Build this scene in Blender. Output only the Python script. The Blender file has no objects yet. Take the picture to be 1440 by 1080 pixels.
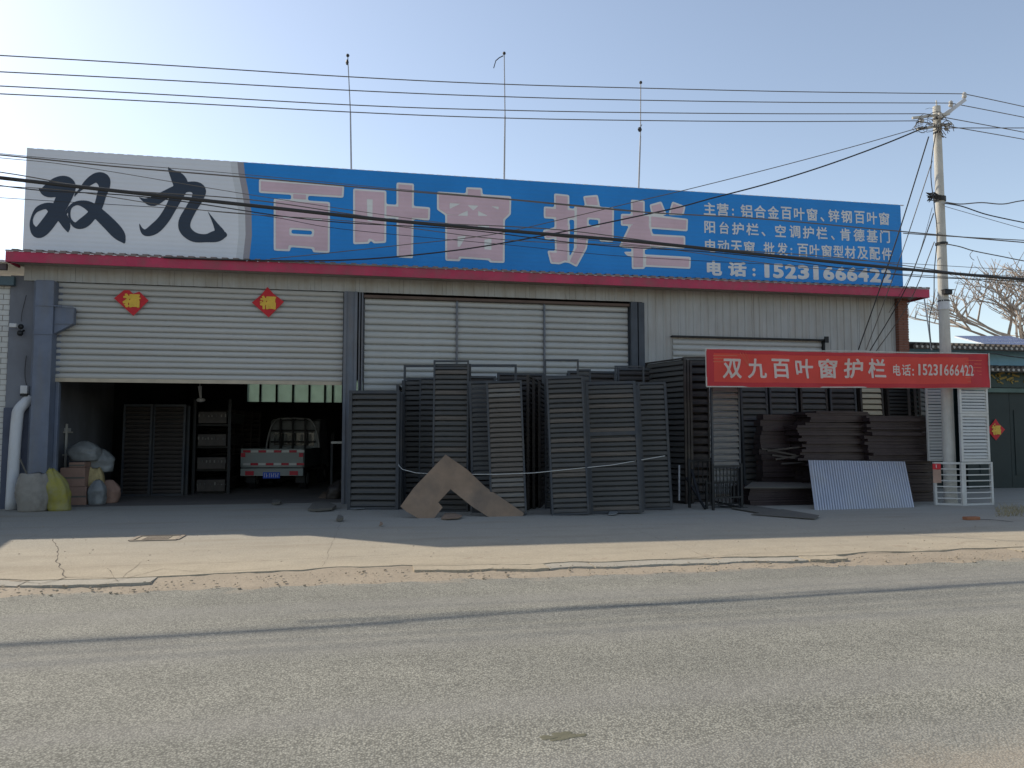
import bpy, math, random
import numpy as np
from mathutils import Vector, Matrix, noise as mnoise

S = bpy.context.scene
COL = S.collection
R = math.radians
rnd = random.Random(7)

# ------------------------------------------------------------------ camera, sky, sun, exposure
YAW, PITCH, EYE = R(11.1), math.atan(72 / 1080), 1.5
cam_d = bpy.data.cameras.new('camera'); cam = bpy.data.objects.new('camera', cam_d); COL.objects.link(cam)
cam_d.sensor_width = 36; cam_d.lens = 27; cam_d.clip_end = 3000
cam.location = (0, 0, EYE); cam.rotation_euler = (R(90) + PITCH, 0, -YAW)
S.camera = cam
SUN = Vector((-7.85, 6.9, 7.35)).normalized()          # direction towards the sun
EL = math.asin(SUN.z); AZ = math.atan2(SUN.x, SUN.y)
W = bpy.data.worlds.new('World'); S.world = W; W.use_nodes = True
wt = W.node_tree; wt.nodes.clear()
sky = wt.nodes.new('ShaderNodeTexSky'); sky.sky_type = 'NISHITA'; sky.sun_disc = False
sky.sun_elevation = EL; sky.sun_rotation = AZ
sky.altitude = 30; sky.air_density = 1.0; sky.dust_density = .6; sky.ozone_density = 1.7
bg = wt.nodes.new('ShaderNodeBackground'); bg.inputs[1].default_value = 0.135
wo = wt.nodes.new('ShaderNodeOutputWorld')
hs = wt.nodes.new('ShaderNodeHueSaturation'); hs.inputs['Saturation'].default_value = .84      # thin winter haze: a paler blue
tn = wt.nodes.new('ShaderNodeMix'); tn.data_type = 'RGBA'; tn.blend_type = 'MULTIPLY'; tn.inputs[0].default_value = 1; tn.inputs[7].default_value = (1.05, 1.0, .94, 1)
wt.links.new(sky.outputs[0], hs.inputs['Color']); wt.links.new(hs.outputs[0], tn.inputs[6]); wt.links.new(tn.outputs[2], bg.inputs[0]); wt.links.new(bg.outputs[0], wo.inputs[0])
sl = bpy.data.lights.new('sun', 'SUN'); sl.energy = 3.5; sl.angle = R(0.6); sl.color = (1, .90, .75)
so = bpy.data.objects.new('sun', sl); COL.objects.link(so)
so.rotation_euler = (-SUN).to_track_quat('-Z', 'Y').to_euler(); so.location = (-30, 26, 30)
S.view_settings.view_transform = 'Standard'; S.view_settings.look = 'None'
S.view_settings.exposure = 0.55; S.view_settings.gamma = 1; S.view_settings.use_curve_mapping = False

# ------------------------------------------------------------------ measuring: sight lines met with real planes
_fw = np.array([math.sin(YAW) * math.cos(PITCH), math.cos(YAW) * math.cos(PITCH), math.sin(PITCH)])
_rt = np.array([math.cos(YAW), -math.sin(YAW), 0]); _up = np.cross(_rt, _fw); _C = np.array([0, 0, EYE])
def _ray(px, py): return _fw + _rt * (px - 720) / 1080 + _up * (540 - py) / 1080
def G(px, py, z=0.0):
    d = _ray(px, py); return Vector(_C + d * ((z - EYE) / d[2]))
def P(px, py, y):
    d = _ray(px, py); return Vector(_C + d * (y / d[1]))

# ------------------------------------------------------------------ materials
MATS = {}
def M(name, col, rough=.75, metal=0.0, var=.18, vs=2.5, bump=.15, bs=60.0, dirt=None, dvs=(1, 1, 1), damt=.5, spec=.3, coat=0, trans=0):
    if name in MATS: return MATS[name]
    m = bpy.data.materials.new(name); m.use_nodes = True; nt = m.node_tree; N = nt.nodes; L = nt.links
    b = N['Principled BSDF']; b.inputs['Roughness'].default_value = rough; b.inputs['Metallic'].default_value = metal
    b.inputs['Specular IOR Level'].default_value = spec
    tc = N.new('ShaderNodeTexCoord')
    n1 = N.new('ShaderNodeTexNoise'); n1.inputs['Scale'].default_value = vs; n1.inputs['Detail'].default_value = 5; n1.inputs['Roughness'].default_value = .6
    L.new(tc.outputs['Object'], n1.inputs['Vector'])
    mr = N.new('ShaderNodeMapRange'); mr.inputs[1].default_value = .3; mr.inputs[2].default_value = .7
    mr.inputs[3].default_value = 1 - var; mr.inputs[4].default_value = 1 + var
    L.new(n1.outputs[0], mr.inputs[0])
    mx = N.new('ShaderNodeMix'); mx.data_type = 'RGBA'; mx.blend_type = 'MULTIPLY'; mx.inputs[0].default_value = 1
    mx.inputs[6].default_value = (*col, 1); L.new(mr.outputs[0], mx.inputs[7])
    out = mx.outputs[2]
    if dirt:
        mp = N.new('ShaderNodeMapping'); mp.inputs['Scale'].default_value = dvs; L.new(tc.outputs['Object'], mp.inputs[0])
        n2 = N.new('ShaderNodeTexNoise'); n2.inputs['Scale'].default_value = 1; n2.inputs['Detail'].default_value = 6; n2.inputs['Roughness'].default_value = .65
        L.new(mp.outputs[0], n2.inputs['Vector'])
        r2 = N.new('ShaderNodeMapRange'); r2.inputs[1].default_value = .42; r2.inputs[2].default_value = .72; r2.inputs[3].default_value = 0; r2.inputs[4].default_value = damt
        L.new(n2.outputs[0], r2.inputs[0])
        m2 = N.new('ShaderNodeMix'); m2.data_type = 'RGBA'; L.new(r2.outputs[0], m2.inputs[0]); L.new(out, m2.inputs[6]); m2.inputs[7].default_value = (*dirt, 1)
        out = m2.outputs[2]
    L.new(out, b.inputs['Base Color'])
    if trans:
        t = N.new('ShaderNodeBsdfTranslucent'); L.new(out, t.inputs[0])
        ms = N.new('ShaderNodeMixShader'); ms.inputs[0].default_value = trans
        L.new(b.outputs[0], ms.inputs[1]); L.new(t.outputs[0], ms.inputs[2]); L.new(ms.outputs[0], N['Material Output'].inputs[0])
    if bump:
        n3 = N.new('ShaderNodeTexNoise'); n3.inputs['Scale'].default_value = bs; n3.inputs['Detail'].default_value = 3
        L.new(tc.outputs['Object'], n3.inputs['Vector'])
        bp = N.new('ShaderNodeBump'); bp.inputs['Strength'].default_value = bump; bp.inputs['Distance'].default_value = .01
        L.new(n3.outputs[0], bp.inputs['Height']); L.new(bp.outputs[0], b.inputs['Normal'])
    if name.startswith('sign_') :          # the board is ribbed sheet: fine level folds
        wv = N.new('ShaderNodeTexWave'); wv.bands_direction = 'Z'; wv.inputs['Scale'].default_value = 3.2
        L.new(tc.outputs['Object'], wv.inputs['Vector']); b2 = N.new('ShaderNodeBump'); b2.inputs['Strength'].default_value = .35; b2.inputs['Distance'].default_value = .006
        L.new(wv.outputs['Fac'], b2.inputs['Height']); L.new(bp.outputs[0], b2.inputs['Normal']); L.new(b2.outputs[0], b.inputs['Normal'])
    MATS[name] = m
    return m

dust = (.24, .20, .155)
mSteelBlue = M('blue_grey_steel', (.125, .148, .20), .5, 0, .12, 3, dirt=(.16, .15, .13), dvs=(4, 4, .7), damt=.5)
mColumn = M('grey_steel', (.13, .145, .17), .55, 0, .12, 3, dirt=(.17, .13, .10), dvs=(5, 5, .8), damt=.5)
mCorr = M('cream_sheet', (.385, .39, .38), .55, 0, .08, 1.5, dirt=(.27, .235, .185), dvs=(6, 6, .5), damt=.55)
mShut = M('shutter_cream', (.43, .43, .415), .5, .0, .07, 1.5, dirt=(.30, .26, .20), dvs=(.9, 2, 5), damt=.55)
mShut2 = M('shutter_grey', (.43, .44, .43), .45, 0, .06, 1.5, dirt=(.30, .27, .22), dvs=(.9, 2, 5), damt=.5)
mShutBar = M('shutter_rail', (.42, .36, .27), .6, 0, .15, 3)
mTrim = M('crimson_trim', (.42, .035, .085), .5, 0, .15, 2, dirt=(.20, .09, .09), dvs=(3, 3, 3), damt=.6)
mRoof = M('roof_sheet', (.20, .16, .15), .6, .1, .2, 2)
mSoff = M('soffit', (.33, .30, .26), .7, 0, .15, 2)
mSignW = M('sign_pale', (.66, .67, .70), .5, 0, .04, .7, bump=.1, bs=12)
mSignB = M('sign_blue', (.014, .22, .60), .5, 0, .10, .7, bump=.1, bs=12)
mSwoosh = M('sign_swoosh', (.30, .28, .30), .5, 0, .05, 1)
mSwoosh2 = M('sign_swoosh_pale', (.55, .56, .58), .5, 0, .05, 1)
mInk = M('sign_ink', (.030, .043, .066), .55, 0, .06, 2)
mPink = M('sign_pink', (.60, .43, .48), .6, 0, .10, 1.2)
mOutl = M('sign_outline', (.68, .68, .66), .6, 0, .05, 1.2)
mWhiteInk = M('sign_small_print', (.62, .62, .62), .6, 0, .06, 2)
mBrick = M('brick_red', (.19, .085, .06), .85, 0, .25, 9)
mMortar = M('mortar', (.24, .22, .20), .95, 0, .15, 9)
mLouvD = M('louver_charcoal', (.066, .066, .064), .55, .1, .18, 3, dirt=(.10, .088, .07), dvs=(1.5, 2, 2.5), damt=.75)
mLouvF = M('louver_frame', (.042, .048, .058), .5, .1, .15, 3, dirt=(.10, .09, .075), dvs=(2, 2, 2), damt=.5)
mLouvB = M('louver_brown', (.032, .026, .024), .5, .1, .2, 3, dirt=(.09, .075, .06), dvs=(1.5, 2, 2.5), damt=.6)
mLouvG = M('louver_grey', (.125, .12, .11), .5, .1, .12, 3, dirt=dust, dvs=(2, 2, 2), damt=.6)
mLouvT = M('louver_tan', (.42, .37, .26), .5, .0, .12, 3)
mLouvW = M('louver_white', (.52, .52, .50), .45, 0, .08, 2, dirt=(.34, .31, .26), dvs=(2, 2, 4), damt=.5)
mDusty = M('louver_dusty', (.100, .088, .076), .75, 0, .3, 2.5, dirt=(.15, .125, .10), dvs=(2, 2, 5), damt=.8)
mBar = M('brown_aluminium', (.034, .023, .026), .45, .2, .25, 4, dirt=(.10, .08, .065), dvs=(1, 3, 6), damt=.45)
mBlack = M('black_metal', (.018, .019, .021), .5, .3, .2, 4)
mGalv = M('pale_corrugated_sheet', (.45, .48, .54), .4, .15, .06, 1.6, dirt=(.50, .47, .38), dvs=(.9, .9, .9), damt=.45)
mCard = M('cardboard', (.25, .175, .12), .9, 0, .16, 2.4, bump=.3, dirt=(.13, .105, .085), dvs=(1.6, 1.6, 1.6), damt=.8)
mCardR = M('carton', (.27, .17, .13), .9, 0, .12, 3)
mPlasterG = M('grey_plaster', (.17, .18, .205), .9, 0, .12, 1.2, dirt=(.11, .11, .12), dvs=(1.2, 1.2, .6), damt=.7)
mPlasterD = M('dark_plinth', (.06, .065, .08), .9, 0, .2, 2)
mTileW = M('white_wall_tile', (.50, .50, .48), .4, 0, .08, 6)
mPVC = M('white_pipe', (.52, .53, .55), .4, 0, .07, 2, dirt=(.34, .32, .28), dvs=(3, 3, 1), damt=.6)
mWovW = M('woven_sack', (.25, .235, .21), .9, 0, .12, 5, bump=.5, bs=90, dirt=(.15, .13, .11), dvs=(4, 4, 4), damt=.6)
mWovY = M('yellow_sack', (.27, .24, .05), .7, 0, .15, 4, bump=.4, bs=80, dirt=(.25, .24, .17), dvs=(5, 5, 5), damt=.7)
mPlasW = M('plastic_film', (.19, .20, .20), .4, 0, .2, 7)
mBanner = M('red_banner', (.85, .10, .075), .6, 0, .07, 1.3, bump=.2, bs=9, trans=.45)
mBannerL = M('banner_pale_lines', (.74, .20, .12), .6, 0, .05, 1, trans=.35)
mBanText = M('banner_letters', (.72, .69, .64), .7, 0, .05, 2, trans=.35)
mRed = M('festive_red', (.50, .022, .03), .6, 0, .1, 5)
mGold = M('festive_gold', (.66, .42, .05), .45, .0, .15, 8)
mConcP = M('pole_concrete', (.50, .485, .44), .85, 0, .10, 4, dirt=(.36, .34, .30), dvs=(6, 6, 1), damt=.6)
mCable = M('cable_black', (.035, .035, .036), .6, 0, .1, 3, bump=0)
mCable2 = M('cable_brown', (.13, .115, .10), .6, 0, .1, 3, bump=0)
mWirePale = M('wire_pale', (.40, .40, .40), .5, .3, .1, 3, bump=0)
mPorc = M('insulator', (.45, .43, .40), .3, 0, .1, 3)
mTruckW = M('truck_bed_paint', (.30, .335, .33), .45, 0, .08, 3, dirt=(.26, .24, .21), dvs=(3, 3, 3), damt=.5)
mReflR = M('reflector_red', (.48, .015, .04), .35, 0, .05, 3)
mReflW = M('reflector_white', (.62, .62, .60), .35, 0, .05, 3)
mPlate = M('plate_blue', (.02, .09, .55), .4, 0, .05, 3)
mRubber = M('tyre_rubber', (.02, .02, .021), .9, 0, .1, 5)
mGlassD = M('cab_glass', (.04, .05, .055), .1, 0, .05, 3, spec=.6)
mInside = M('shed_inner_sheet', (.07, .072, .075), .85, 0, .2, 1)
mPane = M('frosted_green_pane', (.50, .60, .55), .5, 0, .08, 3, trans=.5)
mTileRoof = M('roof_tile_dark', (.085, .075, .065), .85, 0, .25, 8)
mTileEnd = M('roof_tile_end', (.42, .40, .36), .8, 0, .15, 8)
mBlueWall = M('blue_painted_wall', (.22, .42, .55), .6, 0, .15, 3)
mGreenDoor = M('dark_green_door', (.008, .020, .021), .5, 0, .15, 2)
mGreenLint = M('green_lintel', (.10, .15, .13), .7, 0, .15, 2)
mSolar = M('solar_cell', (.09, .11, .22), .25, .2, .08, 2)
mAlu = M('aluminium_rail', (.60, .60, .60), .4, .4, .05, 2)
mBark = M('pale_bark', (.33, .28, .24), .9, 0, .2, 6)
mRope = M('rope', (.50, .50, .48), .8, 0, .1, 3)
mStraw = M('dry_grass', (.30, .25, .14), .9, 0, .2, 6)
mTopSheet = M('pale_board', (.13, .12, .10), .85, 0, .2, 2, dirt=(.07, .065, .06), dvs=(2, 2, 2), damt=.6)

def ground_mat(name, base, base2, stone, scale, sandcol=None, kind='concrete'):
    m = bpy.data.materials.new(name); m.use_nodes = True; nt = m.node_tree; N = nt.nodes; L = nt.links
    b = N['Principled BSDF']; b.inputs['Roughness'].default_value = .9; b.inputs['Specular IOR Level'].default_value = .25
    tc = N.new('ShaderNodeTexCoord')
    def noise(sc, det=6, rg=.6, st=(1, 1, 1)):
        mp = N.new('ShaderNodeMapping'); mp.inputs['Scale'].default_value = st; L.new(tc.outputs['Object'], mp.inputs[0])
        n = N.new('ShaderNodeTexNoise'); n.inputs['Scale'].default_value = sc; n.inputs['Detail'].default_value = det; n.inputs['Roughness'].default_value = rg
        L.new(mp.outputs[0], n.inputs['Vector']); return n.outputs[0]
    def ramp(src, a, c, lo=0., hi=1.):
        r = N.new('ShaderNodeMapRange'); r.inputs[1].default_value = a; r.inputs[2].default_value = c; r.inputs[3].default_value = lo; r.inputs[4].default_value = hi
        L.new(src, r.inputs[0]); return r.outputs[0]
    def mix(f, A, B, mode='MIX'):
        x = N.new('ShaderNodeMix'); x.data_type = 'RGBA'; x.blend_type = mode
        for s, v in ((0, f), (6, A), (7, B)):
            if isinstance(v, (int, float)): x.inputs[s].default_value = v
            elif isinstance(v, tuple): x.inputs[s].default_value = (*v, 1)
            else: L.new(v, x.inputs[s])
        return x.outputs[2]
    c = mix(ramp(noise(.35, 7, .62, (1, 2.2, 1)), .38, .64), base, base2)
    c = mix(ramp(noise(2.2, 6, .7), .35, .7, 0, .6), c, tuple(x * .78 for x in base))
    vo = N.new('ShaderNodeTexVoronoi'); vo.inputs['Scale'].default_value = scale; L.new(tc.outputs['Object'], vo.inputs['Vector'])
    sep = N.new('ShaderNodeSeparateColor'); L.new(vo.outputs['Color'], sep.inputs[0])
    if kind == 'asphalt':
        c = mix(1., c, ramp(sep.outputs[0], 0, 1, .72, 1.28), 'MULTIPLY')
        fine = noise(170, 2, .6); c = mix(1., c, ramp(fine, .3, .7, .80, 1.2), 'MULTIPLY')
        c = mix(ramp(vo.outputs['Distance'], .38, .66, 0, .6), c, tuple(x * .28 for x in base))
        # dark pitted patches where the binder has worn away
        pit = ramp(noise(30, 3, .7), .56, .66); patch = ramp(noise(.55, 4, .6), .48, .66)
        mu = N.new('ShaderNodeMath'); mu.operation = 'MULTIPLY'; L.new(pit, mu.inputs[0]); L.new(patch, mu.inputs[1])
        c = mix(ramp(mu.outputs[0], 0, 1, 0, .7), c, (.05, .05, .052))
        # worn wheel lanes along the road
        c = mix(ramp(noise(1., 3, .5, (.05, 1.1, 1)), .45, .62, 0, .35), c, (.25, .24, .22))
        # sand swept towards the edges
        sx = N.new('ShaderNodeSeparateXYZ'); L.new(tc.outputs['Object'], sx.inputs[0])
        w = noise(1.3, 6, .65)
        def edge(sgn, y0, wid):
            a = N.new('ShaderNodeMath'); a.operation = 'MULTIPLY_ADD'; a.inputs[1].default_value = sgn; a.inputs[2].default_value = -sgn * y0; L.new(sx.outputs[1], a.inputs[0])
            s2 = N.new('ShaderNodeMath'); s2.operation = 'MULTIPLY_ADD'; s2.inputs[1].default_value = 1.5; L.new(w, s2.inputs[0]); L.new(a.outputs[0], s2.inputs[2])
            return ramp(s2.outputs[0], .75, .75 + wid)
        c = mix(edge(1, 7.95, .30), c, sandcol)
        # near verge only on the right hand side
        a = N.new('ShaderNodeMath'); a.operation = 'MULTIPLY_ADD'; a.inputs[1].default_value = -.28; L.new(sx.outputs[0], a.inputs[0]); L.new(sx.outputs[1], a.inputs[2])
        a2 = N.new('ShaderNodeMath'); a2.operation = 'MULTIPLY_ADD'; a2.inputs[1].default_value = -1; a2.inputs[2].default_value = 2.35; L.new(a.outputs[0], a2.inputs[0])
        a3 = N.new('ShaderNodeMath'); a3.operation = 'MULTIPLY_ADD'; a3.inputs[1].default_value = 1.2; L.new(w, a3.inputs[0]); L.new(a2.outputs[0], a3.inputs[2])
        c = mix(ramp(a3.outputs[0], .35, 1.0, 0, .9), c, sandcol)
        hgt, dist, stg = vo.outputs['Distance'], .005, .6
    else:
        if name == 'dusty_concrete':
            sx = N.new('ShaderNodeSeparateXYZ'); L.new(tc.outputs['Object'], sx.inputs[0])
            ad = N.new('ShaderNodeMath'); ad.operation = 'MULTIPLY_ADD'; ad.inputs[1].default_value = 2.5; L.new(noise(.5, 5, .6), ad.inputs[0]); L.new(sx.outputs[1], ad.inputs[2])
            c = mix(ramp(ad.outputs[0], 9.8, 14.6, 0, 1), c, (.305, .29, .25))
        c = mix(1., c, ramp(noise(40, 4, .7), .3, .7, .86, 1.14), 'MULTIPLY')
        c = mix(ramp(noise(14, 4, .75), .60, .70, 0, .5), c, stone)
        c = mix(ramp(noise(.9, 5, .6, (.4, 2.2, 1)), .52, .72, 0, .5), c, stone)
        hgt, dist, stg = noise(25, 5, .7), .012, .6
    L.new(c, b.inputs['Base Color'])
    bp = N.new('ShaderNodeBump'); bp.inputs['Strength'].default_value = stg; bp.inputs['Distance'].default_value = dist
    L.new(hgt, bp.inputs['Height']); L.new(bp.outputs[0], b.inputs['Normal'])
    return m
mAsph = ground_mat('worn_asphalt', (.262, .256, .218), (.325, .315, .265), (.1, .1, .1), 85, (.33, .28, .215), 'asphalt')
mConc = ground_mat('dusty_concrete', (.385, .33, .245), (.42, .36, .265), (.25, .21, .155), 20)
mSand = ground_mat('sandy_shoulder', (.36, .30, .225), (.33, .275, .205), (.21, .175, .13), 20)
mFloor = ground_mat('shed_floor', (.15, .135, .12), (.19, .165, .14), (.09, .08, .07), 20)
mSlab = ground_mat('grey_broken_slab', (.36, .335, .28), (.38, .34, .275), (.28, .25, .2), 20)
mCrack = M('crack_dirt', (.095, .08, .065), .95, 0, .25, 9, bump=0)

# ------------------------------------------------------------------ mesh helpers
class MB:
    def __init__(s): s.v = []; s.f = []
    def add(s, vs, fs):
        n = len(s.v); s.v += [Vector(v) for v in vs]; s.f += [tuple(i + n for i in f) for f in fs]; return s
    def box(s, a, b):
        (x0, y0, z0), (x1, y1, z1) = a, b
        return s.add([(x0, y0, z0), (x1, y0, z0), (x1, y1, z0), (x0, y1, z0), (x0, y0, z1), (x1, y0, z1), (x1, y1, z1), (x0, y1, z1)],
                     [(0, 3, 2, 1), (4, 5, 6, 7), (0, 1, 5, 4), (1, 2, 6, 5), (2, 3, 7, 6), (3, 0, 4, 7)])
    def obox(s, c, ax, ay, az):       # centre and half-extent vectors
        c, ax, ay, az = map(Vector, (c, ax, ay, az))
        vs = [c + i * ax + j * ay + k * az for k in (-1, 1) for i, j in ((-1, -1), (1, -1), (1, 1), (-1, 1))]
        return s.add(vs, [(0, 3, 2, 1), (4, 5, 6, 7), (0, 1, 5, 4), (1, 2, 6, 5), (2, 3, 7, 6), (3, 0, 4, 7)])
    def bar(s, a, b, w, d=None, up=(0, 0, 1)):
        a, b = Vector(a), Vector(b); t = (b - a); l = t.length; t.normalize(); u = Vector(up)
        if abs(t.dot(u)) > .95: u = Vector((0, 1, 0))
        r = t.cross(u).normalized(); u = r.cross(t)
        return s.obox((a + b) / 2, t * l / 2, r * (w / 2), u * ((d or w) / 2))
    def prism(s, pts, off):           # polygon (3D points) extruded by the vector off
        n = len(pts); pts = [Vector(p) for p in pts]; off = Vector(off)
        return s.add(pts + [p + off for p in pts], [tuple(range(n))[::-1], tuple(range(n, 2 * n))] + [(i, (i + 1) % n, n + (i + 1) % n, n + i) for i in range(n)])
    def tube(s, pts, r, n=6, cap=True):
        pts = [Vector(p) for p in pts]; rs = r if isinstance(r, (list, tuple)) else [r] * len(pts)
        base = len(s.v); pr = None
        for i, p in enumerate(pts):
            t = (pts[min(i + 1, len(pts) - 1)] - pts[max(i - 1, 0)])
            t = t.normalized() if t.length else Vector((0, 0, 1))
            if pr is None:
                u = Vector((0, 0, 1)) if abs(t.z) < .9 else Vector((1, 0, 0)); a = t.cross(u).normalized()
            else: a = (pr - t * pr.dot(t)).normalized()
            pr = a; b = t.cross(a)
            s.v += [p + (a * math.cos(2 * math.pi * k / n) + b * math.sin(2 * math.pi * k / n)) * rs[i] for k in range(n)]
        for i in range(len(pts) - 1):
            for k in range(n):
                q = base + i * n; s.f.append((q + k, q + (k + 1) % n, q + n + (k + 1) % n, q + n + k))
        if cap:
            s.f.append(tuple(base + k for k in range(n))[::-1]); q = base + (len(pts) - 1) * n; s.f.append(tuple(q + k for k in range(n)))
        return s
    def ball(s, c, r, n=8, m=5, sc=(1, 1, 1)):
        c = Vector(c); base = len(s.v)
        for i in range(m + 1):
            th = math.pi * i / m
            for k in range(n):
                ph = 2 * math.pi * k / n
                s.v.append(c + Vector((r * sc[0] * math.sin(th) * math.cos(ph), r * sc[1] * math.sin(th) * math.sin(ph), r * sc[2] * math.cos(th))))
        for i in range(m):
            for k in range(n):
                q = base + i * n; s.f.append((q + n + k, q + n + (k + 1) % n, q + (k + 1) % n, q + k))
        return s
    def grid(s, fn, nu, nv):          # sheet fn(u,v), u,v in 0..1
        base = len(s.v)
        for j in range(nv + 1):
            for i in range(nu + 1): s.v.append(Vector(fn(i / nu, j / nv)))
        for j in range(nv):
            for i in range(nu):
                q = base + j * (nu + 1) + i; s.f.append((q, q + 1, q + nu + 2, q + nu + 1))
        return s
    def build(s, name, mat, parent=None, smooth=False, loc=None, bevel=0):
        o0 = Vector(loc) if loc is not None else Vector((0, 0, 0))
        if parent is not None and loc is None: o0 = Vector(parent.get('_o', (0, 0, 0)))
        me = bpy.data.meshes.new(name); me.from_pydata([v - o0 for v in s.v], [], s.f); me.update()
        if smooth:
            for p in me.polygons: p.use_smooth = True
        me.materials.append(mat)
        o = bpy.data.objects.new(name, me); COL.objects.link(o)
        if parent is not None: o.parent = parent
        elif loc is not None: o.location = o0
        if bevel:
            b = o.modifiers.new('bevel', 'BEVEL'); b.width = bevel; b.segments = 2; b.limit_method = 'ANGLE'
        return o

def tag(o, label, cat, group=None):
    o['label'] = label; o['category'] = cat
    if group: o['group'] = group
    return o
def struct(o): o['kind'] = 'structure'; return o
def thing(name, label, cat, loc, group=None):
    """Empty at the thing's base; parts are built in world coordinates and shifted by _o."""
    o = bpy.data.objects.new(name, None); COL.objects.link(o); o.location = loc; o['_o'] = list(loc)
    return tag(o, label, cat, group)
def sub(o, parent):
    o['_o'] = list(parent['_o']); return o
def inst(src, parent, loc=None, scale=None, rot=None, name=None):
    o = src.copy(); COL.objects.link(o); o.parent = parent
    if name: o.name = name
    if loc is not None: o.location = loc
    if scale is not None: o.scale = scale
    if rot is not None: o.rotation_euler = rot
    return o
def mesh_obj(name, me, parent, loc=(0, 0, 0), rot=(0, 0, 0), scale=(1, 1, 1)):
    o = bpy.data.objects.new(name, me); COL.objects.link(o); o.parent = parent
    o.location = loc; o.rotation_euler = rot; o.scale = scale; return o

# ------------------------------------------------------------------ lettering: distance field shapes on a wall plane
def seg_dist(px, pz, ax, az, bx, bz):
    dx, dz = bx - ax, bz - az; L2 = dx * dx + dz * dz + 1e-12
    t = np.clip(((px - ax) * dx + (pz - az) * dz) / L2, 0, 1)
    return np.hypot(px - ax - t * dx, pz - az - t * dz), t
def poly_sdf(px, pz, pts):
    d = np.full(px.shape, 1e9); inside = np.zeros(px.shape, bool)
    for i in range(len(pts)):
        (ax, az), (bx, bz) = pts[i], pts[(i + 1) % len(pts)]
        d = np.minimum(d, seg_dist(px, pz, ax, az, bx, bz)[0])
        c = (az > pz) != (bz > pz)
        with np.errstate(divide='ignore', invalid='ignore'):
            inside ^= c & (px < (bx - ax) * (pz - az) / (bz - az + 1e-15) + ax)
    return np.where(inside, -d, d)
def contour(F, xs, zs):
    """Marching squares of F<0 into flat faces."""
    F = np.where(np.abs(F) < 1e-6, 1e-6, F); vid = {}; V = []; faces = []
    def vert(key, x, z):
        if key not in vid: vid[key] = len(V); V.append((x, z))
        return vid[key]
    N_ = F < 0; J, I = np.nonzero(N_[:-1, :-1] | N_[1:, :-1] | N_[:-1, 1:] | N_[1:, 1:])
    for j, i in zip(J.tolist(), I.tolist()):
        c = [(i, j), (i + 1, j), (i + 1, j + 1), (i, j + 1)]; f = [F[q[1], q[0]] for q in c]; loop = []
        for k in range(4):
            a, b = c[k], c[(k + 1) % 4]; fa, fb = f[k], f[(k + 1) % 4]
            if fa < 0: loop.append(vert(a, xs[a[0]], zs[a[1]]))
            if (fa < 0) != (fb < 0):
                t = fa / (fa - fb); e = (min(a, b), max(a, b))
                loop.append(vert(e, xs[a[0]] + t * (xs[b[0]] - xs[a[0]]), zs[a[1]] + t * (zs[b[1]] - zs[a[1]])))
        if len(loop) >= 3: faces.append(loop)
    return V, faces
def field_mesh(F, xs, zs, y, name, mat, parent):
    V, faces = contour(F, xs, zs); o0 = Vector(parent['_o'])
    me = bpy.data.meshes.new(name); me.from_pydata([(x - o0.x, y - o0.y, z - o0.z) for x, z in V], [], faces); me.update(); me.materials.append(mat)
    o = bpy.data.objects.new(name, me); COL.objects.link(o); o.parent = parent
    return o
GC = {}
def glyph_shape(ch, bold, res):
    """Outline of a built-in character, emboldened evenly; returns unit-box points and faces."""
    key = (ch, bold, res)
    if key in GC: return GC[key]
    cu = bpy.data.curves.new('t', 'FONT'); cu.body = ch; cu.resolution_u = 3
    to = bpy.data.objects.new('t', cu); COL.objects.link(to); bpy.context.view_layer.update()
    me = bpy.data.meshes.new_from_object(to); bpy.data.objects.remove(to); bpy.data.curves.remove(cu)
    cnt = {}
    for p in me.polygons:
        for e in p.edge_keys: cnt[e] = cnt.get(e, 0) + 1
    co = np.array([v.co[:2] for v in me.vertices]); E = np.array([e for e, c in cnt.items() if c == 1]); bpy.data.meshes.remove(me)
    A, B = co[E[:, 0]], co[E[:, 1]]; lo, hi = co.min(0) - bold, co.max(0) + bold
    h = max(hi - lo) / res; xs = np.arange(lo[0] - h, hi[0] + 2 * h, h); zs = np.arange(lo[1] - h, hi[1] + 2 * h, h)
    XX, ZZ = np.meshgrid(xs, zs); px, pz = XX.ravel()[:, None], ZZ.ravel()[:, None]
    d = np.min(seg_dist(px, pz, A[None, :, 0], A[None, :, 1], B[None, :, 0], B[None, :, 1])[0], 1)
    c = (A[None, :, 1] > pz) != (B[None, :, 1] > pz); dy = B[None, :, 1] - A[None, :, 1]
    xi = (B[None, :, 0] - A[None, :, 0]) * (pz - A[None, :, 1]) / np.where(dy == 0, 1, dy) + A[None, :, 0]
    ins = ((c & (px < xi)).sum(1) % 2) == 1
    F = np.where(ins, -d, d).reshape(XX.shape) - bold
    V, faces = contour(F, xs, zs); V = np.array(V); a_, b_ = V.min(0), V.max(0)
    GC[key] = ((V - a_) / (b_ - a_), faces); return GC[key]
def glyph(ch, x0, x1, z0, z1, y, mat, parent, name='letter', bold=.02, warp=None, res=44):
    """One character fitted in a box on the plane y (flat print)."""
    U, faces = glyph_shape(ch, bold, res); o0 = Vector(parent['_o'])
    X = x0 + U[:, 0] * (x1 - x0); Z = z0 + U[:, 1] * (z1 - z0)
    V = [(x - o0.x, (y if warp is None else warp(x, z)) - o0.y, z - o0.z) for x, z in zip(X, Z)]
    me = bpy.data.meshes.new(name); me.from_pydata(V, [], faces); me.materials.append(mat); me.update()
    o = bpy.data.objects.new(name, me); COL.objects.link(o); o.parent = parent
    return o

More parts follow.
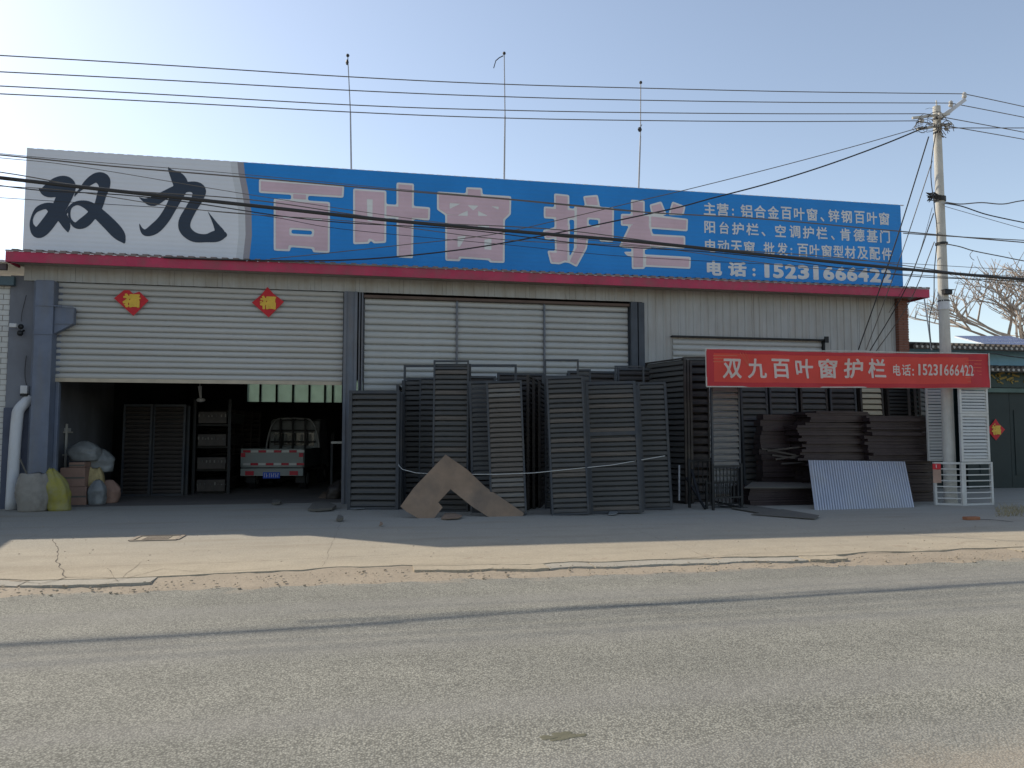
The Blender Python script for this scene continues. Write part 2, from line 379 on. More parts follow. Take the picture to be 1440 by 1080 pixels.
def smooth(pts, n=8):
    out = []
    for i in range(len(pts) - 1):
        p0, p1, p2, p3 = pts[max(i - 1, 0)], pts[i], pts[i + 1], pts[min(i + 2, len(pts) - 1)]
        for k in range(n): t_ = k / n; out.append(.5 * (2 * p1 + (p2 - p0) * t_ + (2 * p0 - 5 * p1 + 4 * p2 - p3) * t_ * t_ + (3 * p1 - p0 - 3 * p2 + p3) * t_ ** 3))
    out.append(pts[-1]); return out
# ================================================================== THE GROUND
D = 17.0        # plane of the shop front
struct(MB().add([(-700, -300, -.03), (900, -300, -.03), (900, 1200, -.03), (-700, 1200, -.03)], [(0, 1, 2, 3)]).build('ground', mSand))
def road_far(x): return 8.12 + .10 * mnoise.noise((x * .7, 0, 3)) + .05 * mnoise.noise((x * 3, 0, 5))
xs_ = [-60 + .25 * i for i in range(561)]
mb = MB()
for i, x in enumerate(xs_): mb.v += [Vector((x, -5, 0)), Vector((x, road_far(x), 0))]
mb.f = [(2 * i, 2 * i + 2, 2 * i + 3, 2 * i + 1) for i in range(len(xs_) - 1)]
struct(mb.build('road', mAsph))
def edge_y(x):          # broken front edge of the concrete apron
    return 8.38 + .22 * mnoise.noise((x * .45, 1.7, 0)) + .10 * mnoise.noise((x * 1.9, 7.7, 0)) + .03 * mnoise.noise((x * 9, 2, 0))
mb = MB()               # sand between the asphalt and the concrete, sloping a little
def sandfn(u, v):
    x = -30 + 75 * u; a = road_far(x) - .25; b = edge_y(x) + .9; y = a + (b - a) * v
    h = -.010 + .050 * min(1, v * 1.5) + .010 * mnoise.noise((x * 2.5, y * 3, 0)) + .006 * mnoise.noise((x * 9, y * 9, 4))
    return (x, y, h)
mb.grid(sandfn, 900, 9)
struct(mb.build('dirt_shoulder', mSand, smooth=True))
TOP = .045
# apron: rear slab
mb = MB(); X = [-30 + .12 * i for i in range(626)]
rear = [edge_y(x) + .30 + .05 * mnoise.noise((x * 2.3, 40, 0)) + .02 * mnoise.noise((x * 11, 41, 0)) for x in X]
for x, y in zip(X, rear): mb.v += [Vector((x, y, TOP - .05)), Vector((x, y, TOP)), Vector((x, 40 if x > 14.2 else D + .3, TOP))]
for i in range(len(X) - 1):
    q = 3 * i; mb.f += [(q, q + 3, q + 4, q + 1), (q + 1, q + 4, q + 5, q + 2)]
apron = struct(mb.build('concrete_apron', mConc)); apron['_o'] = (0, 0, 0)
# broken pieces along its front edge, one by one
x = -8.0; rr = random.Random(3)
while x < 16:
    w = rr.uniform(.5, 1.7); g = rr.uniform(.005, .03); rg = rr.choice([0.0, .002, .006, .012, .03]); dz = rr.uniform(-.012, -.002)
    n = max(4, int(w / .09)); xa = [x + g / 2 + (w - g) * i / n for i in range(n + 1)]
    def rearf(t): return edge_y(t) + .30 + .05 * mnoise.noise((t * 2.3, 40, 0)) + .02 * mnoise.noise((t * 11, 41, 0)) - rg - .008 * mnoise.noise((t * 20, 3, 0))
    if rr.random() < .80:
        fr = [(t, edge_y(t) + rr.uniform(0, .03), TOP + dz) for t in xa]; bk = [(t, max(rearf(t), edge_y(t) + .05), TOP + dz) for t in reversed(xa)]
        pts = fr + bk
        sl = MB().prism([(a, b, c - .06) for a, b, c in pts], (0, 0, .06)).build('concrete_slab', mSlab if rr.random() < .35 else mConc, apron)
        sl['kind'] = 'structure'
    x += w
# long thin cracks in the apron, filled with dirt
def crack(pts, w, parent=apron, nm='crack', z=TOP + .003):
    mb = MB(); P_ = []
    for (a, b) in zip(pts[:-1], pts[1:]):
        n = max(3, int((Vector(b) - Vector(a)).length / .08))
        for i in range(n): P_.append(Vector(a).lerp(Vector(b), i / n))
    P_.append(Vector(pts[-1])); k = rr.random() * 99
    for i, p in enumerate(P_):
        j = Vector((mnoise.noise((p.x * 4, p.y * 4, k)), mnoise.noise((p.x * 4, p.y * 4, k + 9)))) * .028
        t = (P_[min(i + 1, len(P_) - 1)] - P_[max(0, i - 1)]).normalized(); nrm = Vector((-t.y, t.x)); ww = w * .6 * (.25 + abs(mnoise.noise((p.x * 5, p.y * 5, k + 3))) * 1.7)
        for s_ in (-1, 1): mb.v.append(Vector((p.x + j.x + nrm.x * s_ * ww / 2, p.y + j.y + nrm.y * s_ * ww / 2, z)))
    mb.f = [(2 * i, 2 * i + 2, 2 * i + 3, 2 * i + 1) for i in range(len(P_) - 1)]
    o = mb.build(nm, mCrack, parent); o['kind'] = 'structure'; return o
def GP(*pp): return [tuple(G(a, b, TOP)[:2]) for a, b in pp]
crack(GP((74, 758), (82, 775), (80, 790), (92, 812)), .022)
crack(GP((5, 815), (60, 820), (95, 812), (160, 812)), .03)
crack(GP((140, 822), (230, 800), (290, 805), (380, 800)), .012)
crack(GP((70, 800), (160, 796), (300, 792), (470, 784), (560, 780)), .012)
crack(GP((900, 788), (980, 784), (1060, 778), (1200, 776)), .014)
crack(GP((1205, 777), (1280, 775), (1330, 773), (1440, 769)), .020)
crack(GP((200, 790), (172, 812)), .010); crack(GP((150, 800), (165, 818)), .012)
for xx in (-4.7, -.4, 4.1, 8.7): crack([(xx, edge_y(xx) + .35), (xx + .08, 12.8), (xx, 16.9)], .006)
# gravel and rubble scattered on the sandy shoulder (nobody could count it)
mb = MB()
for i in range(1100):
    x = rnd.uniform(-6, 13); u = rnd.random(); y = road_far(x) - .15 + (edge_y(x) + .25 - road_far(x)) * u
    r = rnd.choice([.004, .005, .006, .007, .011]) * rnd.uniform(.7, 1.5)
    if rnd.random() < .02: r *= 2
    mb.ball((x, y, .004 + .040 * min(1, u * 1.6) * .8 + r * .3), r, 5, 3, (rnd.uniform(.8, 1.6), rnd.uniform(.8, 1.4), rnd.uniform(.4, .8)))
o = mb.build('gravel', mSand); o['kind'] = 'stuff'
mb = MB()
for i in range(260):
    p = G(rnd.uniform(-20, 1460), rnd.uniform(722, 790), TOP); r = rnd.choice([.003, .004, .005, .007, .010])
    mb.ball((p.x, p.y, TOP + r * .3), r, 5, 3, (rnd.uniform(.8, 1.6), rnd.uniform(.8, 1.4), .6))
o = mb.build('grit', mSand); o['kind'] = 'stuff'

# inspection cover in the concrete
c = G(222, 757, TOP)
mh = thing('manhole_cover', 'square iron drain cover sunk in the sunlit concrete apron', 'drain cover', (c.x, c.y, TOP))
mb = MB(); a, b = .30, .26
for s1 in (-1, 1): mb.box((c.x - a, c.y + s1 * b - .025, TOP + .002), (c.x + a, c.y + s1 * b + .03, TOP + .014)); mb.box((c.x + s1 * a - .03, c.y - b + .03, TOP + .002), (c.x + s1 * a + .03, c.y + b - .03, TOP + .013))
mb.build('frame', M('rusty_iron', (.25, .21, .165), .8, 0, .2, 8), mh)
mb = MB()
for i in range(9): mb.box((c.x - .17 + i * .038, c.y - .17, TOP + .003), (c.x - .17 + i * .038 + .02, c.y + .17, TOP + .012))
mb.build('grate', M('rusty_iron', (.20, .165, .13)), mh)
mb = MB(); mb.box((c.x - .27, c.y - .23, TOP + .001), (c.x + .27, c.y + .23, TOP + .003)); mb.build('cover_plate', M('iron_plate', (.33, .285, .215), .9), mh)

# ================================================================== THE WAREHOUSE
XL, XR = -6.72, 13.42
WH = thing('warehouse', 'long low shed shopfront with crimson eave, roller shutters and cream sheet walls', 'warehouse', (XL, D, 0))
o = WH
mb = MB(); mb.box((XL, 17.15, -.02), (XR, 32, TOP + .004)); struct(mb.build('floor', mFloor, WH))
# shell
for xa_ in (XL - .02, XR - .1):
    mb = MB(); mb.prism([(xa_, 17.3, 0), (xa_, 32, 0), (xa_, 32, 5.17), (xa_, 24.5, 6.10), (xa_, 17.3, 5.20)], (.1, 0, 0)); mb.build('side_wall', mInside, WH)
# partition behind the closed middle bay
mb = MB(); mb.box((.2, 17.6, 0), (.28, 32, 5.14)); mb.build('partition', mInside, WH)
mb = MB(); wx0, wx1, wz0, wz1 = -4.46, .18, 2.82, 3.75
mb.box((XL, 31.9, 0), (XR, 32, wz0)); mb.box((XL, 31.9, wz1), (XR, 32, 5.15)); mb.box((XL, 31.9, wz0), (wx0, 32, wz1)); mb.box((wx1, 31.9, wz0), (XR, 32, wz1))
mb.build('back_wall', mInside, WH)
wfr = MB()
edges = [P(p_, 550, 31.9).x for p_ in (343, 366, 389, 412, 435, 457, 468, 482)] + [wx1 + .02]
for e in edges: wfr.box((e - .035, 31.86, wz0), (e + .035, 31.96, wz1))
wfr.box((wx0, 31.85, wz0 - .05), (wx1, 31.97, wz0)); wfr.box((wx0, 31.85, wz1), (wx1, 31.97, wz1 + .05))
win = sub(wfr.build('window', mBlack, WH), WH)
for a, b in zip(edges[:-1], edges[1:]):
    MB().box((a + .035, 31.92, wz0), (b - .035, 31.93, wz1)).build('pane', mPane, win)
# roof
mb = MB()
def roof(y): return 5.12 + (y - 16.42) * .125 if y < 24.5 else 5.12 + (24.5 - 16.42) * .125 - (y - 24.5) * .125
RX0, RX1 = P(8, 352, 16.42).x, P(1307, 408, 16.42).x
n = 190
for i in range(n):
    x0 = RX0 + (RX1 - RX0) * i / n; x1 = RX0 + (RX1 - RX0) * (i + 1) / n; k = .022 if i % 2 else 0
    for (ya, yb) in ((16.40, 24.5), (24.5, 32.3)):
        mb.add([(x0, ya, roof(ya) + k), (x1, ya, roof(ya) + k), (x1, yb, roof(yb) + k), (x0, yb, roof(yb) + k)], [(0, 1, 2, 3)])
        mb.add([(x0, ya, roof(ya) - .03), (x1, ya, roof(ya) - .03), (x1, ya, roof(ya) + k), (x0, ya, roof(ya) + k)], [(0, 1, 2, 3)])
mb.build('roof', mRoof, WH)
mb = MB(); mb.prism([(RX0 + .01, 16.5, roof(16.5) - .05), (RX0 + .01, 24.5, roof(24.5) - .05), (RX0 + .01, 32.28, roof(32.28) - .05), (RX0 + .01, 32.28, roof(32.28) - .03), (RX0 + .01, 24.5, roof(24.5) - .03), (RX0 + .01, 16.5, roof(16.5) - .03)], (RX1 - RX0 - .02, 0, 0)); mb.build('roof_lining', mInside, WH)
mb = MB(); mb.box((RX0, 16.42, 4.885), (RX1, 16.46, 5.09)); mb.box((RX0, 16.46, 4.885), (RX0 + .04, 17.0, 5.09)); mb.box((RX1 - .04, 16.46, 4.885), (RX1, 18.5, 5.09))
mb.build('eave_trim', mTrim, WH)
mb = MB(); mb.box((RX0 + .04, 16.46, 4.93), (RX1 - .04, 17.06, 4.96)); mb.box((XR + .04, 17.06, 4.93), (RX1 - .04, 18.5, 4.96)); mb.build('soffit', mSoff, WH)
# ribbed cream cladding
def ribbed(x0, x1, z0, z1, y, name, mat, parent, pitch=.19, d=.016):
    mb = MB(); x = x0; prof = []
    while x < x1:
        for dx, dy in ((0, 0), (.13, 0), (.145, -d), (.175, -d)):
            if x + dx < x1: prof.append((x + dx, y + dy))
        x += pitch
    prof.append((x1, y))
    for (a, b) in prof: mb.v += [Vector((a, b, z0)), Vector((a, b, z1))]
    mb.f = [(2 * i, 2 * i + 2, 2 * i + 3, 2 * i + 1) for i in range(len(prof) - 1)]
    return mb.build(name, mat, parent)
xd = [P(p_, 500, D).x for p_ in (75, 483, 510, 885, 903, 1255)]
# panels of the fascia strip over the shutters, sheet by sheet
xx = XL
while xx < xd[4]:
    x2 = min(xx + .95, xd[4]); ribbed(xx, x2 - .004, 4.62, 4.95, D - .05 - .004 * (int(xx * 7) % 2), 'wall_panel', mCorr, WH, .24, .012); xx = x2
xx = xd[4]
while xx < XR - .28:
    x2 = min(xx + .95, XR - .26); ribbed(xx, x2 - .004, 0, 4.95, D - .03 - .004 * (int(xx * 7) % 2), 'wall_panel', mCorr, WH); xx = x2
mb = MB(); mb.box((xd[4], D, 0), (XR - .26, D + .1, 4.95)); mb.build('wall_backing', mInside, WH)
mb = MB(); mb.box((XL, D - .02, 4.62), (xd[4], D + .08, 4.93)); mb.build('lintel', mInside, WH)
# steel posts
cx0, cx1 = P(46, 560, 16.8).x, P(72, 560, 16.8).x
mb = MB(); mb.box((cx0, 16.72, 0), (cx1, 17.1, 4.6)); mb.box((cx0 - .10, 16.9, 0), (cx0, 17.08, 4.62)); mb.box((cx1, 16.98, 0), (cx1 + .07, 17.1, 4.6))
col = sub(mb.build('steel_column', mSteelBlue, WH, bevel=.012), WH)
mb = MB(); bx0, bx1 = cx1 + .001, P(104, 450, 16.8).x; za, zb, zc = P(90, 432, 16.8).z, P(90, 455, 16.8).z, P(76, 470, 16.8).z
mb.prism([(bx0, 16.78, za), (bx1, 16.78, za), (bx1, 16.78, zb), (bx0, 16.78, zc)][::-1], (0, .14, 0)); mb.build('bracket', mSteelBlue, col, bevel=.008)
mb = MB(); mb.box((bx0, 16.76, zb - .012), (bx1 - .02, 16.775, zb + .012)); mb.box((cx0 - .005, 16.705, zc - .015), (cx1 + .01, 16.715, zc + .015)); mb.box((cx0 - .005, 16.705, za), (bx1, 16.715, za + .02)); mb.build('weld_plate', mSteelBlue, col)
for a, b, yy in ((xd[1], P(501, 560, 16.8).x, 16.82), (P(503, 560, 16.9).x, xd[2], 16.9)):
    mb = MB(); w = b - a
    mb.box((a, yy, 0), (a + .06, yy + .22, 4.61)); mb.box((b - .06, yy, 0), (b, yy + .22, 4.61)); mb.box((a + .06, yy + .03, 0), (b - .06, yy + .05, 4.61))
    mb.build('steel_column', mColumn, WH)
mb = MB(); mb.box((xd[3], 16.86, 0), (xd[3] + .16, 17.05, 4.6)); mb.box((xd[3] + .2, 16.9, 0), (xd[4] + .03, 17.05, 4.6)); mb.build('steel_column', M('dark_steel', (.055, .065, .08), .5), WH)
# roller shutters, slat by slat
def slat_mesh(mat, h):
    mb = MB(); pr = [(.02, 0), (-.012, h * .04), (-.028, h * .22), (-.032, h * .45), (-.026, h * .70), (-.006, h * .86), (.02, h * .90), (.024, h)]
    for (a, b) in pr: mb.v += [Vector((0, a, b)), Vector((1, a, b))]
    mb.f = [(2 * i, 2 * i + 1, 2 * i + 3, 2 * i + 2) for i in range(len(pr) - 1)]
    me = bpy.data.meshes.new('slat'); me.from_pydata(mb.v, [], mb.f); me.materials.append(mat)
    for p in me.polygons: p.use_smooth = True
    return me
def shutter(x0, x1, z0, z1, y, n, mat, bar=mShutBar, label=None):
    mb = MB(); mb.box((x0, y + .05, z0 + .02), (x1, y + .055, z1))
    sh = sub(mb.build('roller_shutter', mColumn, WH), WH)
    for gx in (x0 - .03, x1): MB().box((gx, y + .03, z0), (gx + .03, y + .09, z1)).build('guide', mColumn, sh)
    if label: sh['label'] = label
    h = (z1 - z0 - .07) / n; me = slat_mesh(mat, h); o0 = Vector(WH['_o'])
    for i in range(n): mesh_obj('slat', me, sh, Vector((x0, y + .02 + .004 * math.sin(i * 2.1), z0 + .07 + i * h + rnd.uniform(-.004, .004))) - o0, (rnd.uniform(-.05, .05), rnd.uniform(-.0008, .0008), .0006 * math.sin(i * 1.7)), (x1 - x0, 1, 1))
    MB().box((x0 + .01, y - .012, z0), (x1 - .01, y + .03, z0 + .075)).build('bottom_rail', bar, sh)
    return sh
shutter(P(74, 500, 17).x, xd[1] - .02, 2.58, 4.63, D - .02, 16, mShut, label='cream roller shutter pulled halfway up over the left bay')
q = [P(p_, 500, D).x for p_ in (511, 642, 765, 884)]
for i in range(3):
    s_ = shutter(q[i] + .02, q[i + 1] - .02, TOP, 4.52, D + .0, 30, mShut2, label='closed grey roller shutter section of the middle bay')
for e in q[1:3]: MB().box((e - .02, D - .06, 0), (e + .02, D + .05, 4.55)).build('shutter_guide', mColumn, WH)
MB().box((q[0], D - .1, 4.50), (q[3], D - .04, 4.56)).build('shutter_head', M('rusty_angle', (.12, .085, .07), .8), WH)
# small shutter in the cream wall
sx0, sx1 = P(947, 480, 16.9).x, P(1156, 480, 16.9).x; szt = P(947, 474, 16.9).z
shutter(sx0, sx1, TOP, szt - .02, 16.93, 26, mShut2, label='narrow roller shutter in the cream wall behind the red banner')
mb = MB(); mb.box((sx0 - .05, 16.84, szt), (sx1 + .05, 16.95, szt + .035)); mb.box((sx1 + .002, 16.85, 0), (sx1 + .05, 16.93, szt)); mb.box((sx1 + .02, 16.80, szt - .05), (sx1 + .12, 16.84, szt + .10)); mb.build('shutter_hood', mBlack, WH)
# brick pier at the right end, brick by brick
px0, px1 = XR - .26, XR + .02
mb = MB(); mb.box((px0 + .012, 16.86, 0), (px1 - .012, 17.35, 4.93)); pier = sub(mb.build('brick_pier', mMortar, WH), WH)
bm_ = MB().box((0, 0, 0), (1, 1, 1)); bme = bpy.data.meshes.new('brick'); bme.from_pydata(bm_.v, [], bm_.f); bme.materials.append(mBrick)
z = 3.3; i = 0; o0 = Vector(WH['_o'])
while z < 4.88:
    spl = [(px0, px1)] if i % 2 == 0 else [(px0, px0 + .125), (px0 + .135, px1)]
    for a, b in spl:
        jx = rnd.uniform(-.004, .004); mesh_obj('brick', bme, pier, Vector((a + jx, 16.845 + rnd.uniform(-.004, .006), z)) - o0, (0, 0, 0), (b - a, .52, .053))
    z += .063; i += 1
# hanging lamp and stray fittings inside
lm = thing('hanging_lamp', 'small unlit lamp hanging from the shed roof above the louvers', 'lamp', tuple(P(281, 545, 19.5)))
c = P(281, 545, 19.5)
MB().tube([(c.x, c.y, 5.3), (c.x, c.y, c.z)], .012).build('cord', mWirePale, lm)
MB().tube([(c.x, c.y, c.z + .03), (c.x + .03, c.y, c.z - .28)], [.05, .02]).ball((c.x + .03, c.y, c.z - .30), .09, 8, 5, (1.2, 1, .6)).build('lamp_shade', mPVC, lm)
lm = thing('strip_bracket', 'slanting pale pipe hanging inside beside the blue column', 'pipe', tuple(P(80, 560, 19)))
MB().tube([P(84, 520, 19), P(77, 567, 19)], .05).build('pipe', M('dull_pipe', (.30, .28, .24)), lm)

# ================================================================== THE SIGN
SY = 16.93
SX0, SX1 = P(34, 300, SY).x, P(1268, 340, SY).x; SZ0, SZ1 = 5.235, P(35, 208, SY).z
SG = thing('shop_sign', 'long blue and pale grey signboard above the crimson eave', 'sign', (SX0, SY, SZ0))
mb = MB(); mb.box((SX0, SY + .004, SZ0), (SX1, SY + .05, SZ1 - .004)); mb.build('sign_frame', mSignW, SG)
def swx(t):     # the curved border between pale and blue, t from bottom 0 to top 1
    pts = [(0, 352), (.25, 355), (.5, 353.5), (.72, 348), (.88, 343), (1, 341)]
    for (a, b), (c_, d_) in zip(pts[:-1], pts[1:]):
        if t <= c_:
            u = (t - a) / (c_ - a); return P(b + (d_ - b) * u, 300, SY).x
    return P(341, 300, SY).x
NS = 24; zt = [SZ0 + (SZ1 - SZ0) * i / NS for i in range(NS + 1)]
mb = MB()
for i, z in enumerate(zt): mb.v += [Vector((SX0, SY, z)), Vector((swx(i / NS) - .27, SY, z))]
mb.f = [(2 * i, 2 * i + 1, 2 * i + 3, 2 * i + 2) for i in range(NS)]; mb.build('pale_panel', mSignW, SG)
for (a0, a1, m_) in ((-.27, -.13, mSwoosh2), (-.13, 0, mSwoosh)):
    mb = MB()
    for i, z in enumerate(zt): mb.v += [Vector((swx(i / NS) + a0, SY - .001, z)), Vector((swx(i / NS) + a1, SY - .001, z))]
    mb.f = [(2 * i, 2 * i + 1, 2 * i + 3, 2 * i + 2) for i in range(NS)]; mb.build('curved_stripe', m_, SG)
mb = MB()     # blue sheets with fine vertical folds, and a slightly wavy top
nx_ = 150
def bluef(u, v):
    i = v * NS; xl = swx(v); x = xl + (SX1 - xl) * u
    return (x, SY - .001 + .002 * math.sin(x * 9), SZ0 + (SZ1 - SZ0) * v)
mb.grid(bluef, nx_, NS); mb.build('blue_panel', mSignB, SG)
mb = MB()
x = SX0
while x < SX1: mb.box((x, SY - .003, SZ1 - .006), (x + .12, SY + .052, SZ1 + .005)); x += .19
mb.build('top_edge', mSignW, SG)['kind'] = 'stuff'

def sdf_char(polys, holes, slits, rim=.042, y=SY - .008):
    allp = [p for pl in polys for p in pl]
    W2 = lambda pl: [(P(a, b, SY).x, P(a, b, SY).z) for a, b in pl]
    A = [W2(p) for p in polys]; H_ = [W2(p) for p in holes]; T = [W2(p) for p in slits]
    xa = [q[0] for p in A for q in p]; za = [q[1] for p in A for q in p]; h = .0145
    xs = np.arange(min(xa) - .05, max(xa) + .05, h); zs = np.arange(min(za) - .05, max(za) + .05, h); XX, ZZ = np.meshgrid(xs, zs)
    F = np.full(XX.shape, 1e9)
    for p in A: F = np.minimum(F, poly_sdf(XX, ZZ, p))
    for p in H_: F = np.maximum(F, -poly_sdf(XX, ZZ, p))
    rc = .03   # round the outer corners a little: true distance to the shrunken shape
    Fin = F + rim
    for p in T: Fin = np.maximum(Fin, -poly_sdf(XX, ZZ, p))
    # rounding by blurring the field
    k = np.array([1, 4, 6, 4, 1]) / 16.
    Fb = F.copy()
    for _ in range(2): Fb = np.apply_along_axis(lambda r_: np.convolve(np.pad(r_, 2, mode='edge'), k, 'valid'), 0, Fb); Fb = np.apply_along_axis(lambda r_: np.convolve(np.pad(r_, 2, mode='edge'), k, 'valid'), 1, Fb)
    o = field_mesh(Fb, xs, zs, y, 'letter', mOutl, SG); o['_o'] = list(SG['_o'])
    field_mesh(Fin, xs, zs, y - .004, 'letter_fill', mPink, o)
def C(o, s, pts): return [(o[0] + a / s, o[1] + b / s) for a, b in pts]
a_ = (360, 240)
sdf_char([C(a_, 6, p) for p in ([(25, 72), (745, 128), (738, 230), (25, 188)], [(297, 180), (440, 190), (438, 262), (298, 252)], [(150, 235), (625, 265), (622, 695), (150, 675)])],
         [C(a_, 6, p) for p in ([(298, 498), (475, 508), (472, 542), (298, 532)], [(290, 645), (478, 660), (478, 720), (290, 700)])],
         [C(a_, 6, p) for p in ([(225, 385), (560, 404), (560, 418), (225, 398)],)])
sdf_char([C(a_, 6, p) for p in ([(820, 150), (1100, 170), (1098, 610), (820, 622)], [(1085, 282), (1470, 310), (1466, 420), (1085, 400)], [(1185, 100), (1333, 110), (1325, 740), (1188, 732)])],
         [C(a_, 6, p) for p in ([(950, 640), (962, 590), (985, 600), (990, 645)],)],
         [C(a_, 6, p) for p in ([(935, 240), (985, 243), (983, 430), (940, 425)],)])
a_ = (610, 255)
sdf_char([C(a_, 9, p) for p in ([(408, 75), (612, 85), (620, 210), (405, 200)], [(40, 130), (980, 190), (975, 420), (890, 500), (160, 440), (100, 400), (40, 360)], [(145, 400), (900, 450), (895, 1035), (145, 1005)])],
         [C(a_, 9, [(335, 975), (700, 1000), (705, 1080), (335, 1050)])],
         [C(a_, 9, p) for p in ([(200, 275), (340, 285), (200, 350)], [(420, 300), (570, 308), (500, 370)], [(290, 435), (430, 370), (430, 440)], [(560, 375), (690, 440), (560, 438)], [(720, 315), (820, 320), (820, 360)],
                                [(300, 540), (410, 545), (410, 585), (300, 580)], [(560, 550), (700, 560), (700, 600), (560, 595)], [(300, 700), (410, 690), (330, 830), (300, 830)], [(640, 740), (730, 720), (730, 870), (640, 860)])])
a_ = (755, 260)
sdf_char([C(a_, 6.26, p) for p in ([(150, 75), (285, 90), (283, 690), (160, 660)], [(60, 190), (345, 212), (345, 310), (60, 295)], [(50, 400), (290, 340), (290, 460), (72, 485)], [(90, 578), (290, 590), (250, 680), (200, 700), (120, 695)],
          [(405, 100), (535, 88), (555, 195), (425, 190)], [(330, 178), (678, 202), (675, 500), (560, 505), (540, 465), (452, 468), (440, 560), (350, 725), (270, 680), (325, 560)])],
         [C(a_, 6.26, p) for p in ([(455, 303), (542, 310), (538, 360), (455, 352)], [(290, 440), (325, 440), (322, 500), (296, 585), (285, 520)])],
         [C(a_, 6.26, p) for p in ([(345, 200), (352, 200), (350, 560), (343, 560)], [(275, 290), (335, 300), (335, 370), (275, 360)])])
sdf_char([C(a_, 6.26, p) for p in ([(826, 130), (948, 140), (948, 740), (835, 742)], [(738, 255), (1000, 262), (1000, 367), (738, 360)], [(820, 340), (930, 350), (900, 560), (800, 560), (720, 548)], [(900, 300), (990, 330), (1030, 470), (1005, 560), (900, 580)],
          [(990, 175), (1095, 145), (1143, 262), (1010, 268)], [(1190, 145), (1308, 190), (1290, 268), (1155, 265)], [(990, 262), (1330, 300), (1325, 410), (990, 385)], [(990, 432), (1305, 450), (1305, 560), (990, 550)],
          [(940, 612), (1355, 635), (1350, 740), (940, 720)], [(755, 588), (845, 590), (845, 630), (795, 625)])], [],
         [C(a_, 6.26, p) for p in ([(985, 265), (998, 265), (1000, 380), (990, 380)], [(950, 600), (962, 600), (960, 730), (948, 730)])])
# brush characters
def brush(strokes, name='brush_letter'):
    Q = []
    for st in strokes:
        # smooth through the points
        pts = [(40 + a / 4.8, 220 + b / 4.8, r / 4.8) for a, b, r in st]; out = []
        for i in range(len(pts) - 1):
            p0, p1, p2, p3 = pts[max(i - 1, 0)], pts[i], pts[i + 1], pts[min(i + 2, len(pts) - 1)]
            for k in range(5):
                t = k / 5; out.append(tuple(.5 * (2 * p1[j] + (p2[j] - p0[j]) * t + (2 * p0[j] - 5 * p1[j] + 4 * p2[j] - p3[j]) * t * t + (3 * p1[j] - p0[j] - 3 * p2[j] + p3[j]) * t ** 3) for j in range(3)))
        out.append(pts[-1]); Q.append([(P(a, b, SY).x, P(a, b, SY).z, max(r, .25) * .01555) for a, b, r in out])
    xa = [q_[0] for s in Q for q_ in s]; za = [q_[1] for s in Q for q_ in s]
    xs = np.arange(min(xa) - .3, max(xa) + .3, .014); zs = np.arange(min(za) - .3, max(za) + .3, .014); XX, ZZ = np.meshgrid(xs, zs); F = np.full(XX.shape, 1e9)
    for s in Q:
        for a, b in zip(s[:-1], s[1:]):
            d, t = seg_dist(XX, ZZ, a[0], a[1], b[0], b[1]); F = np.minimum(F, d - (a[2] + (b[2] - a[2]) * t))
    return field_mesh(F, xs, zs, SY - .006, name, mInk, SG)
brush([[(73, 218, 3), (95, 235, 14), (140, 232, 42), (205, 205, 62), (250, 200, 60), (245, 260, 48), (215, 330, 42), (170, 400, 40), (110, 480, 40), (68, 515, 34), (35, 490, 20), (20, 445, 9), (35, 390, 8), (70, 352, 16), (130, 336, 22), (190, 370, 42), (230, 415, 32), (258, 470, 22), (268, 512, 2)],
       [(312, 272, 2), (322, 252, 6), (350, 225, 8), (400, 180, 22), (455, 145, 30), (500, 155, 42), (513, 200, 33), (495, 260, 28), (470, 340, 26), (425, 400, 30), (370, 450, 33), (320, 465, 18), (285, 430, 8), (276, 380, 7), (288, 338, 10), (335, 315, 14), (400, 330, 28), (460, 375, 36), (540, 450, 40), (605, 520, 38), (638, 565, 16), (648, 588, 2)],
       [(252, 385, 8), (275, 345, 6), (290, 330, 5)]])
brush([[(943, 73, 2), (965, 105, 16), (1010, 150, 42), (1028, 200, 45), (1000, 270, 38), (960, 350, 33), (910, 430, 33), (850, 490, 34), (795, 515, 22), (764, 492, 10), (750, 456, 2)],
       [(748, 277, 2), (790, 298, 14), (845, 302, 32), (920, 262, 28), (1000, 228, 32), (1090, 205, 34), (1148, 225, 44), (1142, 280, 36), (1095, 360, 34), (1055, 440, 37), (1062, 500, 36), (1120, 545, 32), (1200, 552, 27), (1270, 538, 38), (1315, 528, 22), (1336, 538, 3)],
       [(1292, 510, 28), (1255, 445, 12), (1212, 373, 1)]])
# small print: character boxes read off the board
def line(chars, o, sc, zt0, zb0, zt1, zb1, xa, xb, bold=.02, y=SY - .006):
    for ch, a, b in chars:
        pa, pb = o[0] + a / sc, o[0] + b / sc
        f = ((a + b) / 2 - xa) / (xb - xa); t_ = o[1] + (zt0 + (zt1 - zt0) * f) / sc; b_ = o[1] + (zb0 + (zb1 - zb0) * f) / sc
        z1, z0 = P((pa + pb) / 2, t_, SY).z, P((pa + pb) / 2, b_, SY).z
        if ch in ':': z0, z1 = z0 + .02, z0 + (z1 - z0) * .62
        if ch in '、': z1 = z0 + (z1 - z0) * .35
        if ch == '一': continue
        glyph(ch, P(pa, 300, SY).x, P(pb, 300, SY).x, z0, z1, y, mWhiteInk, SG, bold=bold)
o4 = (960, 240)
line([('主', 118, 185), ('营', 192, 258), (':', 277, 288), ('铝', 325, 392), ('合', 402, 468), ('金', 478, 540), ('百', 552, 612), ('叶', 625, 685), ('窗', 697, 757), ('、', 773, 795), ('锌', 818, 880), ('钢', 890, 950), ('百', 965, 1022), ('叶', 1035, 1092), ('窗', 1103, 1160)], o4, 4, 178, 248, 237, 308, 118, 1160)
